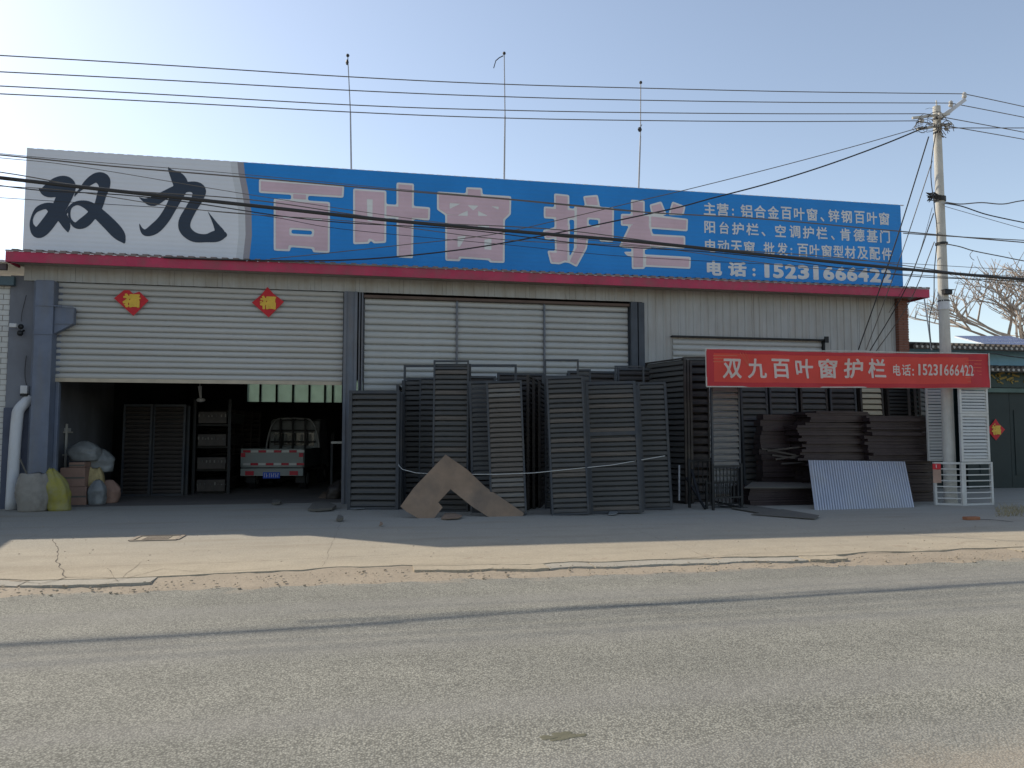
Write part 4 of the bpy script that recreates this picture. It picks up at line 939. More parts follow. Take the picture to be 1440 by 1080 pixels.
for i, ch in enumerate('15231666422'): w_ = (1372 - 1291) / 11; btxt(ch, 1291.5 + (i + (.2 if ch == '1' else 0)) * w_, 1291.5 + i * w_ + (w_ * .83 if ch != '1' else w_ * .58), 511.5 + i * .15, 527.5 + i * .1, .02)
mb = MB()
def bl_line(x0, y0, x1, y1, w=.022):
    n = 6; vs = []
    for i in range(n + 1):
        p = P(x0 + (x1 - x0) * i / n, y0 + (y1 - y0) * i / n, BY)
        for s_ in (-1, 1): vs.append((p.x, bwarp(p.x, p.z) - .008, p.z + s_ * w / 2))
    MB().add(vs, [(2 * i, 2 * i + 2, 2 * i + 3, 2 * i + 1) for i in range(n)]).build('printed_line', mBannerL, BN)
for k in range(7): bl_line(1362 - (k % 2) * 3, 506 + k * 5, 1384, 506.6 + k * 5, .012)
for k in range(3): bl_line(1003, 500 + k * 4.2, 1036 - k * 9, 500.4 + k * 4.2, .02)
for k in range(3): bl_line(1040 + k * 4, 496, 1054 + k * 2, 516 + k * 2, .02)

# ------------------------------------------------------------------ the concrete pole
PY = 14.3
pb = P(1337, 705, PY); pb.z = 0; pt = P(1317, 150, PY)
PO = thing('utility_pole', 'tall tapered concrete utility pole with wires, in front of the white louvers', 'utility pole', tuple(pb))
mb = MB(); mb.tube([pb.lerp(pt, i / 12) for i in range(13)], [.130 - .052 * i / 12 for i in range(13)], 20); mb.build('shaft', mConcP, PO, smooth=False)
def pol(py, dy=0.): t = (705 - py) / 555.; return pb.lerp(pt, t) + Vector((0, dy, 0))
mb = MB()
for y_, r_, th in ((345, .155, .05), (282, .15, .10), (425, .15, .03), (168, .11, .05), (188, .11, .04)): c = pol(y_); mb.tube([c - Vector((0, 0, th / 2)), c + Vector((0, 0, th / 2))], r_ * .80, 14)
mb.build('band', mCable, PO)
c = pol(430); MB().tube([c - Vector((0, 0, .11)), c + Vector((0, 0, .09))], .118, 18).build('white_notice', mPVC, PO)
# knotted cable bundle at the 282 band
mb = MB(); c = pol(282)
for i in range(16):
    a = rnd.uniform(-.3, .1); mb.tube([c + Vector((-.08, -.12, rnd.uniform(-.05, .05))), c + Vector((-.22 + a * .2, -.15, rnd.uniform(-.10, .10))), c + Vector((-.36 + a * .3, -.10 + a * .1, rnd.uniform(-.12, .08)))], .010, 4)
mb.build('cable_knot', mCable, PO)
# arm with insulators at the top
arm0, arm1 = pol(166) + Vector((.08, -.05, 0)), P(1357, 140, PY - .1)
mb = MB(); mb.bar(arm0, arm0.lerp(arm1, .35), .07, .09); mb.bar(arm0.lerp(arm1, .35), arm1, .05, .08); mb.build('cross_arm', mPVC, PO)
ins = [P(1356, 134, PY - .1), P(1337, 146, PY - .05), P(1322, 162, PY - .15), P(1331, 179, PY - .12), P(1296, 168, PY - .1)]
for c in ins: MB().tube([c - Vector((0, 0, .07)), c - Vector((0, 0, .03)), c, c + Vector((0, 0, .03)), c + Vector((0, 0, .07))], [.03, .055, .03, .05, .02], 10).build('insulator', mPorc, PO, smooth=True)
mb = MB(); mb.bar(P(1283, 166, PY - .1), P(1335, 160, PY - .1), .04, .05); mb.bar(P(1290, 182, PY - .1), P(1338, 174, PY - .1), .04, .05); mb.bar(pol(150), pol(141), .02); mb.build('cross_bar', mConcP, PO)
mb = MB()
for i in range(15):      # looping slack wires round the head
    c = P(rnd.uniform(1288, 1322), rnd.uniform(163, 186), PY - .15); r_ = rnd.uniform(.08, .26); a0 = rnd.uniform(0, 6.28); e = rnd.uniform(.4, 1)
    mb.tube([c + Vector((r_ * math.cos(a0 + t_), rnd.uniform(-.04, .04), r_ * e * math.sin(a0 + t_))) for t_ in np.linspace(0, rnd.uniform(2.5, 5.5), 12)], rnd.choice([.004, .005, .008]), 4)
for i in range(6):
    c = P(rnd.uniform(1322, 1334), rnd.uniform(175, 192), PY - .15); r_ = rnd.uniform(.06, .16)
    mb.tube([c + Vector((r_ * math.cos(t_), rnd.uniform(-.03, .03), r_ * math.sin(t_))) for t_ in np.linspace(0, 4.5, 10)], .009, 4)
mb.build('wire_coil', mCable2, PO)
c = P(1331, 411, PY - .15); cm = thing('pole_camera', 'small dark surveillance camera clamped on the concrete pole', 'camera', tuple(c))
MB().box((c.x - .08, c.y - .06, c.z - .045), (c.x + .10, c.y + .05, c.z + .045)).build('housing', mBlack, cm, bevel=.01); MB().box((c.x - .09, c.y - .07, c.z + .046), (c.x + .14, c.y + .06, c.z + .058)).build('sun_shield', mBlack, cm)
MB().tube([c + Vector((-.02, .05, 0)), pol(411)], .02).build('mount', mBlack, cm)

# ------------------------------------------------------------------ wires
def wire(pts, r, lab, mat=mCable2, sag=0., grp=None, n=24, sides=5):
    out = []
    for (a, b) in zip(pts[:-1], pts[1:]):
        for i in range(n): t_ = i / n; p_ = a.lerp(b, t_); p_ = p_ - Vector((0, 0, sag * 4 * t_ * (1 - t_))); out.append(p_)
    out.append(pts[-1]); o = MB().tube(out, r, sides).build('power_line' if r > .007 else 'cable', mat, loc=out[0]); tag(o, lab, 'wire', grp); return o
def ext(p0, p1, k): return p0 + (p1 - p0) * k
# four power lines from the left to the pole head and on to the right
four = [((0, 78), (1356, 132), (1440, 151), 'topmost of the four parallel power lines crossing the sky'), ((0, 101), (1337, 145), (1440, 166), 'second of the four parallel power lines from the top'),
        ((0, 121), (1300, 160), (1440, 187), 'third of the four parallel power lines from the top'), ((0, 132), (1290, 170), (1440, 197), 'lowest of the four parallel power lines crossing the sky')]
mids = [[(490, 108), (709, 118.5), (905, 124), (1120, 129)], [(490, 127), (709, 136), (905, 141), (1120, 144)], [(490, 147.5), (709, 155), (905, 158.5), (1100, 160)], [(490, 157.5), (709, 166), (905, 169.5), (1100, 171)]]
for i, (a, b, c_, lab) in enumerate(four):
    B, C_ = P(*b, PY - .1), P(*c_, 14.9); pts = [P(px, py, 12.6 + 1.6 * px / b[0]) for px, py in [a] + mids[i]] + [B]
    L0 = pts[0] + (pts[0] - pts[1]) * 2.2 + Vector((0, 0, -.1)); pp_ = smooth([L0] + pts, 8)
    o = MB().tube(pp_, .0095, 5).build('power_line', mCable2, loc=pp_[0]); tag(o, lab, 'wire')
    wire([B, ext(B, C_, 3.0)], .0095, lab.replace('crossing the sky', 'past the pole').replace('from the top', 'from the top, past the pole'), sag=-.02)
wire([P(1333, 180, PY - .1), ext(P(1333, 180, PY - .1), P(1440, 180, 14.9), 2)], .011, 'level line leaving the pole head to the right')
# thick telephone bundle in front of everything
ca = [P(-260, 221, 10.9) + Vector((-26, -.6, .9)), P(-260, 221, 10.9) + Vector((-13, -.3, .1)), P(-260, 221, 10.9), P(0, 250, 11.0), P(150, 267, 11.0), P(345, 288, 11.0), P(540, 309, 11.05), P(720, 325, 11.1), P(900, 340, 11.1), P(1080, 359, 11.1), P(1280, 379, 11.15), P(1440, 393, 11.2), P(1700, 414, 11.3)]
cs = smooth(ca)
o = MB().tube(cs, .026, 8).build('telephone_cable', mCable, loc=cs[0]); tag(o, 'thick black cable sagging across the whole shopfront', 'wire')
for i, (r_, ph, lab, mt) in enumerate(((.008, 0, 'thin wire twined loosely above the thick black cable', mCable2), (.008, 2, 'thin wire twined loosely under the thick black cable', mCable), (.006, 4, 'pale hair-thin wire following the thick black cable', mCable2))):
    pts = [p_ + Vector((0, .02, (.05, -.07, -.10)[i] + .035 * math.sin(k * .35 + ph))) for k, p_ in enumerate(cs)]
    o = MB().tube(pts, r_, 5).build('cable', mt, loc=pts[0]); tag(o, lab, 'wire')
def simple(pp, y, r, lab, mat=mCable2):
    ys = y if isinstance(y, (list, tuple)) else [y] * len(pp); pts = smooth([P(a, b, yy_) for (a, b), yy_ in zip(pp, ys)], 6)
    o = MB().tube(pts, r, 5).build('cable', mat, loc=pts[0]); return tag(o, lab, 'wire')
simple([(-150, 205), (0, 218), (160, 234), (340, 249), (560, 268), (720, 281), (900, 298), (1060, 307), (1240, 323), (1440, 341), (1600, 352)], 11.6, .011, 'wire above the thick cable running over the pink characters')
simple([(-150, 201), (0, 216), (110, 226), (340, 245), (560, 266), (720, 280), (900, 297)], 11.62, .005, 'hair-thin wire hugging the upper wire on the left')
simple([(-100, 212), (0, 222), (110, 234), (340, 272), (560, 305), (720, 325), (900, 345), (1060, 357), (1300, 372), (1500, 384)], 11.4, .005, 'thin wire dipping from the left corner to meet the thick cable')
simple([(-100, 268), (0, 278), (340, 300), (480, 322), (720, 345), (900, 362), (1240, 379), (1440, 389)], 11.3, .0045, 'faint thin wire just under the thick cable', mCable)
# cables from the pole head down and left over the sign
hd = P(1303, 180, PY - .15)
simple([(1303, 178), (1240, 204), (1160, 233), (1080, 258), (1000, 279), (960, 290), (906, 302), (760, 332), (640, 352), (500, 365), (360, 366), (230, 362)], [PY - .15, 14.4, 14.7, 15.0, 15.3, 15.4, 15.6, 16.0, 16.2, 16.3, 16.36, 16.38], .016, 'black service cable swooping from the pole head down across the sign', mCable)
simple([(1298, 178), (1200, 206), (1080, 238), (960, 268), (900, 282), (800, 306), (690, 330), (560, 345), (460, 356), (380, 364)], [PY - .15, 14.5, 14.9, 15.3, 15.5, 15.8, 16.0, 16.2, 16.3, 16.37], .009, 'twisted thin service wire just above the black service cable')
for i, (a, b, c_, d_, r_, lab) in enumerate(((1306, 192, 1207, 492, .014, 'first stay cable from the pole head slanting down past the sign end'), (1311, 226, 1218, 492, .010, 'second stay cable slanting down past the sign end'), (1313, 300, 1223, 494, .012, 'third cable from the pole knot down to the banner'), (1314, 340, 1232, 494, .010, 'fourth cable from the pole down to the banner'), (1311, 292, 1250, 440, .005, 'hair-thin wire among the slanting cables'))):
    m_ = ((a + c_) / 2 + (6 if i > 1 else 2), (b + d_) / 2 + (8 if i > 1 else 2)); simple([(a, b), m_, (c_, d_)], [PY - .1, 15.2, 16.2], r_, lab, mCable2 if i % 2 else mCable)
simple([(1316, 185), (1309, 240), (1314, 290), (1318, 330), (1314, 380), (1313, 420), (1307, 450), (1310, 490)], [PY - .2] * 8, .010, 'loose cable running down the left face of the pole', mCable)
simple([(1300, 421), (1305, 455), (1310, 492)], [16.3, 15.5, 14.6], .016, 'grey pipe-like cable dropping from the eave corner behind the banner', mConcP)
# to the right of the pole
simple([(1328, 284), (1350, 287), (1380, 285), (1410, 287), (1440, 282), (1500, 278)], [PY - .15] * 6, .013, 'brown wavy cable leaving the pole to the right', mCable2)
simple([(1328, 286), (1352, 290), (1385, 301), (1420, 309), (1440, 313), (1500, 326)], [PY - .15] * 6, .013, 'second wavy cable dropping away right of the pole', mCable)
simple([(1328, 290), (1380, 305), (1440, 322), (1500, 338)], [PY - .15] * 4, .006, 'thin straight wire dropping right of the pole')
simple([(1330, 343), (1350, 347), (1370, 353), (1410, 361), (1440, 367), (1500, 378)], [PY - .15] * 6, .012, 'twisted wire leaving the lower pole band to the right')
simple([(1368, 353), (1364, 358), (1366, 363), (1370, 366)], [PY - .15] * 4, .006, 'small hooked wire end hanging from the twisted wire')
simple([(1270, 328), (1330, 332), (1440, 338), (1500, 341)], 13.2, .010, 'pale thin wire level with the lower sign text, right of the sign')
simple([(1340, 500), (1390, 497), (1420, 501), (1460, 506)], [17.2, 17.2, 17.2, 17.2], .014, 'black cable sagging before the blue painted wall', mCable)

# ================================================================== LEFT NEIGHBOUR
NB = thing('neighbouring_building', 'grey plastered building end at the left edge of the shop', 'building', (-9, D, 0))
nx0, nx1 = P(9, 550, 17).x, cx0 - .03
mb = MB(); mb.box((nx0, 16.98, .9), (nx1, 22, 4.72)); mb.build('wall', mPlasterG, NB)
mb = MB(); mb.box((nx0 - .02, 16.96, 0), (nx1, 16.979, 2.05)); mb.build('plinth', M('blue_grey_plinth', (.085, .095, .13), .9, 0, .2, 2), NB)
mb = MB(); mb.box((nx0 + .002, 16.985, 0), (nx1 - .002, 22, .9)); mb.build('wall_foot', mPlasterG, NB)
# tiled wall beyond, tile by tile
tw_ = sub(MB().box((-12.5, 17.02, 0), (nx0 - .004, 22, 4.7)).build('tiled_wall', mMortar, NB), NB)
tme = bpy.data.meshes.new('tile'); tb = MB().box((0, 0, 0), (1, 1, 1)); tme.from_pydata(tb.v, [], tb.f); tme.materials.append(mTileW)
z = .35; i = 0; o0 = Vector(NB['_o'])
while z < 4.6:
    for k in range(2):
        xe = nx0 - .01 - k * .30 + (.0 if i % 2 else -.12); x_s = xe - .29 if not (k == 0 and i % 2 == 0) else xe - .29
        if k == 0 and i % 2 == 0: mesh_obj('tile', tme, tw_, Vector((nx0 - .125, 17.012, z)) - o0, (0, 0, 0), (.115, .012, .095))
        mesh_obj('tile', tme, tw_, Vector((x_s, 17.012 + rnd.uniform(-.001, .001), z)) - o0, (0, 0, 0), (.28, .012, .095))
    z += .108; i += 1
# its roof edge: white corrugated sheet over a dark beam
mb = MB(); x = -30
while x < -6.90:
    mb.prism([(x, 16.55, 4.90), (x + .05, 16.55, 4.945), (x + .10, 16.55, 4.945), (x + .15, 16.55, 4.90)], (0, 5.5, .66)); x += .15
mb.build('roof', mPVC, NB)
mb = MB(); mb.box((-14, 16.62, 4.76), (-6.92, 16.70, 4.885)); mb.build('fascia', M('brown_fascia', (.10, .08, .085), .8), NB)
mb = MB(); mb.box((nx0 - .5, 16.86, 4.50), (nx0 + .10, 16.97, 4.68)); mb.build('cyan_bracket', M('teal_metal', (.08, .12, .14), .6), NB)
# more of the same building out to the left, which shades the ground
mb = MB(); mb.box((-30, 17.05, 0), (-12.5, 22, 4.7)); mb.build('long_wall', mPlasterG, NB)
# PVC drain pipe
pp = [G(16, 706, TOP) + Vector((0, 0, 0)), P(20, 640, 16.8), P(24, 590, 16.8), P(27, 576, 16.82), P(36, 566, 16.9), P(42, 560, 16.97)]
pp[0] = P(16, 706, 16.72); pp[0].z = TOP
o = MB().tube(smooth(pp, 5), .105, 14).build('drain_pipe', mPVC, loc=pp[0], smooth=True); tag(o, 'fat white plastic drain pipe rising up the grey wall', 'pipe')
c = P(24, 460, 16.85); t = thing('wall_camera', 'small white surveillance camera on the grey wall', 'camera', tuple(c))
MB().box((c.x - .10, c.y - .12, c.z - .02), (c.x + .03, c.y + .02, c.z + .06)).build('housing', mPVC, t, bevel=.01); MB().ball((c.x + .07, c.y, c.z + .01), .055, 8, 5).ball((c.x + .06, c.y, c.z - .12), .06, 8, 5).tube([(c.x + .06, c.y, c.z - .12), (c.x + .08, c.y + .12, c.z - .05)], .02).build('mount', mBlack, t)
c = P(34, 550, 16.85); t = thing('wall_lamp', 'small white box lamp on the grey wall above the pipe', 'lamp', tuple(c))
MB().box((c.x - .07, c.y - .02, c.z - .05), (c.x + .06, c.y + .12, c.z + .11)).build('housing', mPVC, t, bevel=.01); MB().box((c.x - .07, c.y - .01, c.z - .10), (c.x + .06, c.y + .11, c.z - .052)).build('lens', mBlack, t)
o = MB().tube(smooth([P(37, 415, 16.93), P(31, 440, 16.93), P(30, 452, 16.93)], 4), .006, 4).tube(smooth([P(37, 500, 16.93), P(35, 525, 16.93), P(38, 545, 16.93), P(43, 555, 16.93)], 4), .007, 4).build('cable', mCable, loc=P(37, 415, 16.93)); tag(o, 'thin cable looping down the grey wall beside the camera', 'wire')
# unseen canopy added left of the frame, shaped to cast the left-edge shade
LT = thing('unseen_shade_canopy', 'unseen canopy added left of the shop to cast shade on the ground', 'shade caster', (-10.5, 14, 0))
mb = MB()
def canopy(u, v):
    y = 12.2 + 3.85 * v; x = -7.85 - 5 * u - 1.25 * (v ** .6) * (1 - u); return (x, y, 4.05 + .1 * (1 - v))
mb.grid(canopy, 6, 14); n0 = len(mb.v); mb.v += [v - Vector((0, 0, .05)) for v in mb.v]; mb.f += [tuple(x_ + n0 for x_ in f)[::-1] for f in mb.f]; mb.build('roof', mRoof, LT)
for a, b in ((-13, 12.6), (-13, 16), (-9.3, 12.7), (-9.0, 16)): MB().box((a, b, -.02), (a + .12, b + .12, 4.04)).build('post', mColumn, LT)

# ------------------------------------------------------------------ sacks, cartons and shelf just inside the left bay
def sack(c, w, d, h, mat, lab, seed, name='sack', lean=0., top=.35, part=None):
    r = random.Random(seed); mb = MB(); n, m = 36, 20; ph = seed * 3.1
    for j in range(m + 1):
        t_ = j / m
        prof = (.90 + .14 * math.sin(t_ * 2.4)) * (1 - (max(0, t_ - .55) / .45) ** 1.6 * (1 - top)) if t_ > .03 else .86
        for k in range(n):
            a = 2 * math.pi * k / n; ca_, sa_ = math.cos(a), math.sin(a); e = .75
            x_ = abs(ca_) ** e * math.copysign(1, ca_); y_ = abs(sa_) ** e * math.copysign(1, sa_)
            pl_ = .07 * t_ * math.sin(a * 7 + ph) + .04 * math.sin(a * 13 + ph * 2) * t_ * t_ + .05 * mnoise.noise((a * 2.2, t_ * 7, ph))
            ns = 1 + pl_ + .13 * mnoise.noise((x_ * 1.7 + ph, y_ * 1.7, t_ * 3)) + .06 * mnoise.noise((x_ * 5, y_ * 5 + ph, t_ * 9))
            mb.v.append(Vector((c[0] + x_ * w / 2 * prof * ns + lean * t_ * h, c[1] + y_ * d / 2 * prof * ns, c[2] + t_ * h * (1 + .08 * mnoise.noise((x_ * 2, y_ * 2, ph))))))
    for j in range(m):
        for k in range(n): q_ = j * n; mb.f.append((q_ + k, q_ + (k + 1) % n, q_ + n + (k + 1) % n, q_ + n + k))
    mb.f.append(tuple(range(n))[::-1]); mb.f.append(tuple(m * n + k for k in range(n)))
    o = mb.build(name, mat, loc=Vector(c), smooth=True); return tag(o, lab, 'sack')
c = P(46, 715, 16.35); c.z = TOP; sack(c, .58, .42, .72, mWovW, 'pale woven sack at the foot of the blue steel column', 1, top=.78)
c = P(84, 715, 16.4); c.z = TOP; sack(c, .46, .34, .80, mWovY, 'bright yellow sack slumped right of the blue steel column', 2, lean=-.22, top=.12)
o = MB().bar(P(28, 645, 16.3), P(42, 676, 16.3), .03, .02).build('stick', mTopSheet, loc=P(42, 676, 16.3)); tag(o, 'thin pale stick poking out of the pale woven sack', 'stick')
def carton(x0, x1, yb, yt, ypl, dep, lab, mat=mCardR, rz=0.):
    a, b = P(x0, yb, ypl), P(x1, yb, ypl); z0, z1 = a.z, P(x0, yt, ypl).z; t = thing('cardboard_box', lab, 'cardboard box', (a.x, ypl, z0))
    MB().box((a.x, ypl, z0), (b.x, ypl + dep, z1)).build('carton', mat, t, bevel=.008); MB().box((a.x + .002, ypl - .003, (z0 + z1) / 2 - .02), (b.x - .002, ypl - .001, (z0 + z1) / 2 + .01)).build('tape', mTopSheet, t)
a0 = P(95, 713, 17.55).z
zfix = TOP
def cart2(x0, x1, z0, z1, ypl, dep, lab):
    a, b = P(x0, 650, ypl), P(x1, 650, ypl); t = thing('cardboard_box', lab, 'cardboard box', (a.x, ypl, z0))
    MB().box((a.x, ypl, z0), (b.x, ypl + dep, z1)).build('carton', mCardR, t, bevel=.008); MB().box((a.x + .002, ypl - .003, (z0 + z1) / 2 - .03), (b.x - .002, ypl - .0005, (z0 + z1) / 2 + .005)).build('tape', mTopSheet, t)
cart2(95, 123, TOP, .42, 17.6, .4, 'lower brown carton beside the yellow sack'); cart2(85, 120, .425, .82, 17.6, .45, 'upper brown carton of two beside the yellow sack'); cart2(97, 119, .825, .93, 17.7, .4, 'flattened reddish carton on top of the two brown cartons')
c = P(131, 700, 18.0); c.z = TOP; sack(c, .42, .35, .75, M('patterned_bag', (.34, .27, .13), .7, 0, .3, 9), 'yellowish patterned bag behind the cartons', 5, top=.5)
c = P(136, 706, 17.7); c.z = TOP; sack(c, .34, .3, .5, mPlasW, 'greyish plastic bag on the floor right of the cartons', 6, top=.4)
c = P(153, 702, 18.1); c.z = TOP; sack(c, .42, .36, .48, mCardR, 'brown paper bag at the right end of the rubbish heap', 7, top=.3)
c = P(118, 640, 18.1); c.z = .95; sack(c, .62, .4, .42, mPlasW, 'clear plastic wrapping heaped on the cartons', 8, top=.2)
c = P(140, 655, 18.3); c.z = .70; sack(c, .55, .4, .50, mPlasW, 'grey plastic film slumped beside the cartons', 9, top=.25)
SH = thing('tool_rack', 'dim metal rack with odds and ends behind the blue column', 'rack', (P(70, 600, 18.6).x, 18.6, TOP))
for px_ in (68, 94): MB().bar((P(px_, 600, 18.6).x, 18.6, TOP), (P(px_, 600, 18.6).x, 18.6, 1.75), .04).build('post', mConcP, SH)
for zz in (.6, 1.05, 1.55): MB().box((P(68, 600, 18.6).x, 18.55, zz), (P(95, 600, 18.6).x, 18.95, zz + .03)).build('shelf', mConcP, SH)
o = MB().box((P(72, 600, 18.6).x, 18.6, 1.082), (P(90, 600, 18.6).x, 18.9, 1.30)).build('tool_box', mPlasW, loc=(P(72, 600, 18.6).x, 18.6, 1.082)); tag(o, 'grey box on the middle shelf of the dim rack', 'box')
o = MB().box((P(80, 600, 18.6).x, 18.6, 1.582), (P(93, 600, 18.6).x, 18.9, 1.66)).build('tool_box', mPVC, loc=(P(80, 600, 18.6).x, 18.6, 1.582)); tag(o, 'pale flat box on the top shelf of the dim rack', 'box')
# louver panels standing inside
for i, (x0, x1) in enumerate(((172, 213), (214, 260))):
    a, b = P(x0, 600, 19.9), P(x1, 600, 19.8); a.z = b.z = 0
    louver(a, b, P(200, 571, 19.9).z, 20, mLouvB, mLouvF, ('left of the two dark louver panels inside the open bay', 'right of the two dark louver panels inside the open bay')[i], .02, fw=.05, group='louver panels inside the open bay', stack=2)
# racked profile bundles with pale ends
for i, zz in enumerate((.30, .85, 1.42, 1.98)):
    yb_ = 20.2; x0, x1 = P(279, 600, yb_).x, P(318, 600, yb_).x
    t = thing('profile_bundle', ('lowest', 'second lowest', 'third', 'topmost')[i] + ' bundle of dark profiles with pale ends inside the bay', 'metal profile', (x0, yb_, zz), 'profile bundles racked inside')
    MB().box((x0, yb_, zz - .18), (x1, yb_ + 3, zz + .10)).build('bundle', mLouvB, t)
    k = x0
    while k < x1: MB().box((k, yb_ - .02, zz - .03), (k + .03, yb_ - .002, zz + rnd.uniform(-.01, .05))).build('profile_end', mLouvG if rnd.random() < .6 else mLouvD, t); k += rnd.uniform(.05, .13)
# dark rack frame carrying the bundles
t = thing('steel_rack', 'dark steel rack carrying the profile bundles inside the bay', 'rack', (P(276, 600, 20.3).x, 20.3, TOP))
for px_ in (274, 323): MB().bar((P(px_, 600, 20.3).x, 20.3, TOP), (P(px_, 600, 20.3).x, 20.3, 2.4), .07).build('post', mBlack, t)
for zz in (.115, .665, 1.235, 1.795): MB().bar((P(274, 600, 20.3).x, 20.5, zz - .035), (P(323, 600, 20.3).x, 20.5, zz - .035), .05).build('beam', mBlack, t)
# dark stock further back
for i in range(4):
    a, b = P(292 + i * 9, 600, 24 + i * .6), P(330 + i * 12, 600, 24 + i * .6); a.z = b.z = 0
    louver(a, b, 2.2, 14, mLouvB, mLouvB, 'dark louver panel deep inside the bay, barely lit', .03, fw=.05, group='barely lit louver panels deep inside')
# work bench and bits right of the truck
t = thing('work_bench', 'dim work bench beside the middle posts inside the bay', 'bench', (P(470, 600, 19).x, 19.0, TOP))
MB().box((P(466, 600, 19).x, 18.9, 1.30), (P(484, 600, 19).x, 20.2, 1.35)).build('top', mConcP, t)
for xx in (467, 482): MB().bar((P(xx, 600, 19).x, 19.0, TOP), (P(xx, 600, 19).x, 19.0, 1.30), .05).build('leg', mBlack, t)
c = P(468, 690, 18.2); c.z = TOP; sack(c, .36, .4, .42, mLouvB, 'crumpled brown bag by the foot of the middle posts', 12, top=.2, lean=.3)

# ------------------------------------------------------------------ the little truck
tl, tr = P(338, 660, 21.3), P(427, 660, 21.15)
cc = (tl + tr) / 2; W_ = (tr - tl).length; cabc = P(416, 640, 23.9)
hd_ = Vector((cabc.x - cc.x, cabc.y - cc.y, 0)).normalized(); sd = Vector((hd_.y, -hd_.x, 0))
TK = bpy.data.objects.new('small_truck', None); COL.objects.link(TK); TK.location = (cc.x, cc.y, TOP); TK['_o'] = [0, 0, 0]; TK.rotation_euler = (0, 0, math.atan2(-hd_.x, hd_.y))
tag(TK, 'small pickup truck parked tail-out inside the dark bay, red and white striped tailgate', 'truck')
zt0, zt1 = P(385, 665, 21.2).z - TOP, P(385, 631, 21.2).z - TOP; hw = W_ / 2
MB().box((-hw, 0, zt0 + .14), (hw, .05, zt1)).build('tailgate', mTruckW, TK, bevel=.01)
tg = MB().box((-hw + .02, -.02, zt1 - .05), (hw - .02, -.001, zt1 - .01)); tg.box((-hw, -.02, zt0 + .16), (hw, -.001, zt0 + .20)); tg.box((-hw, -.02, zt0 + .16), (-hw + .05, -.001, zt1)); tg.box((hw - .05, -.02, zt0 + .16), (hw, -.001, zt1)); tg.build('tailgate_rim', mTruckW, TK)
for zz in (zt1 - .075, zt0 + .225):
    k = 0; x = -hw + .06
    while x < hw - .15: MB().box((x, -.03, zz - .025), (x + .19, -.022, zz + .035)).build('reflector_strip', mReflR if k % 2 == (0 if zz > .8 else 1) else mReflW, TK); x += .2; k += 1
for s_ in (-1, 1): MB().box((s_ * (hw - .06) - .055, -.03, zt1 - .22), (s_ * (hw - .06) + .055, -.022, zt1 - .11)).build('reflector_strip', mReflR, TK)
MB().box((-hw, -.03, zt0 - .08), (hw, .06, zt0 + .12)).build('rear_beam', mTruckW, TK, bevel=.01)
for s_ in (-1, 1): MB().box((s_ * (hw - .24) - .11, -.05, zt0 - .06), (s_ * (hw - .24) + .11, -.031, zt0 + .05)).build('tail_light', mReflR, TK)
pl = MB().box((-.22, -.06, zt0 - .14), (.22, -.05, zt0 + .02)).build('number_plate', mPlate, TK); pl['_o'] = [0, 0, 0]
mb = MB()
for i in range(7): x = -.19 + i * .055 + (.02 if i > 1 else 0); mb.box((x, -.063, zt0 - .11), (x + .012, -.0605, zt0 - .01)); mb.box((x + .015, -.063, zt0 - .03 - .05 * (i % 2)), (x + .035, -.0605, zt0 - .018 - .05 * (i % 2)))
mb.build('plate_marks', mReflW, pl)
bl_ = 2.35
for s_ in (-1, 1): MB().box((s_ * hw - .02, .05, zt0 + .14), (s_ * hw + .02, bl_, zt1)).build('side_board', M('truck_side', (.10, .12, .12), .5), TK)
MB().box((-hw, .05, zt0 + .06), (hw, bl_, zt0 + .13)).build('bed_floor', mBlack, TK); MB().box((-.35, 0.1, .42), (-.25, 3.9, .56)).box((.25, .1, .42), (.35, 3.9, .56)).build('chassis', mBlack, TK)
# headboard hoop and bars
hh = P(415, 589, 23.7).z - TOP; hy = bl_ - .05; hw2 = hw * .93
hoop = [(-hw2 - .03, hy, zt0 + .2), (-hw2, hy, zt1 + .1), (-hw2 + .10, hy, hh - .30), (-hw2 + .22, hy, hh - .08), (-hw2 + .42, hy, hh), (hw2 - .42, hy, hh), (hw2 - .22, hy, hh - .08), (hw2 - .10, hy, hh - .30), (hw2, hy, zt1 + .1), (hw2 + .03, hy, zt0 + .2)]
MB().tube(smooth([Vector(v) for v in hoop], 4), .027, 8).build('roll_hoop', M('hoop_metal', (.40, .41, .42), .4, .2), TK, smooth=True)
for x in (-.36, 0, .36): MB().bar((x, hy - .02, zt0 + .2), (x, hy - .02, hh), .055, .05).build('hoop_bar', mBlack, TK)
for zz in (hh - .35, hh - .68): MB().bar((-hw2 + .1, hy + .035, zz), (hw2 - .1, hy + .035, zz), .05, .05).build('hoop_bar', mBlack, TK)
mb = MB(); cw = hw * .90; y0 = bl_ + .1
prof = [(y0, .45), (y0, hh - .40), (y0 + .12, hh - .06), (y0 + .35, hh), (y0 + 1.1, hh - .02), (y0 + 1.5, 1.15), (y0 + 1.65, .95), (y0 + 1.65, .45)]
mb.prism([(-cw, a, b) for a, b in prof], (2 * cw, 0, 0)); mb.build('cab', M('cab_paint', (.30, .32, .33), .4), TK, bevel=.05)
MB().box((-cw + .15, y0 - .012, 1.15), (cw - .15, y0 - .002, hh - .42)).build('rear_window', mGlassD, TK)
for i in range(5): MB().box((-cw + .2 + i * .24, y0 - .03, 1.2), (-cw + .28 + i * .24, y0 - .014, hh - .46)).build('load_strap', mPlasW, TK)
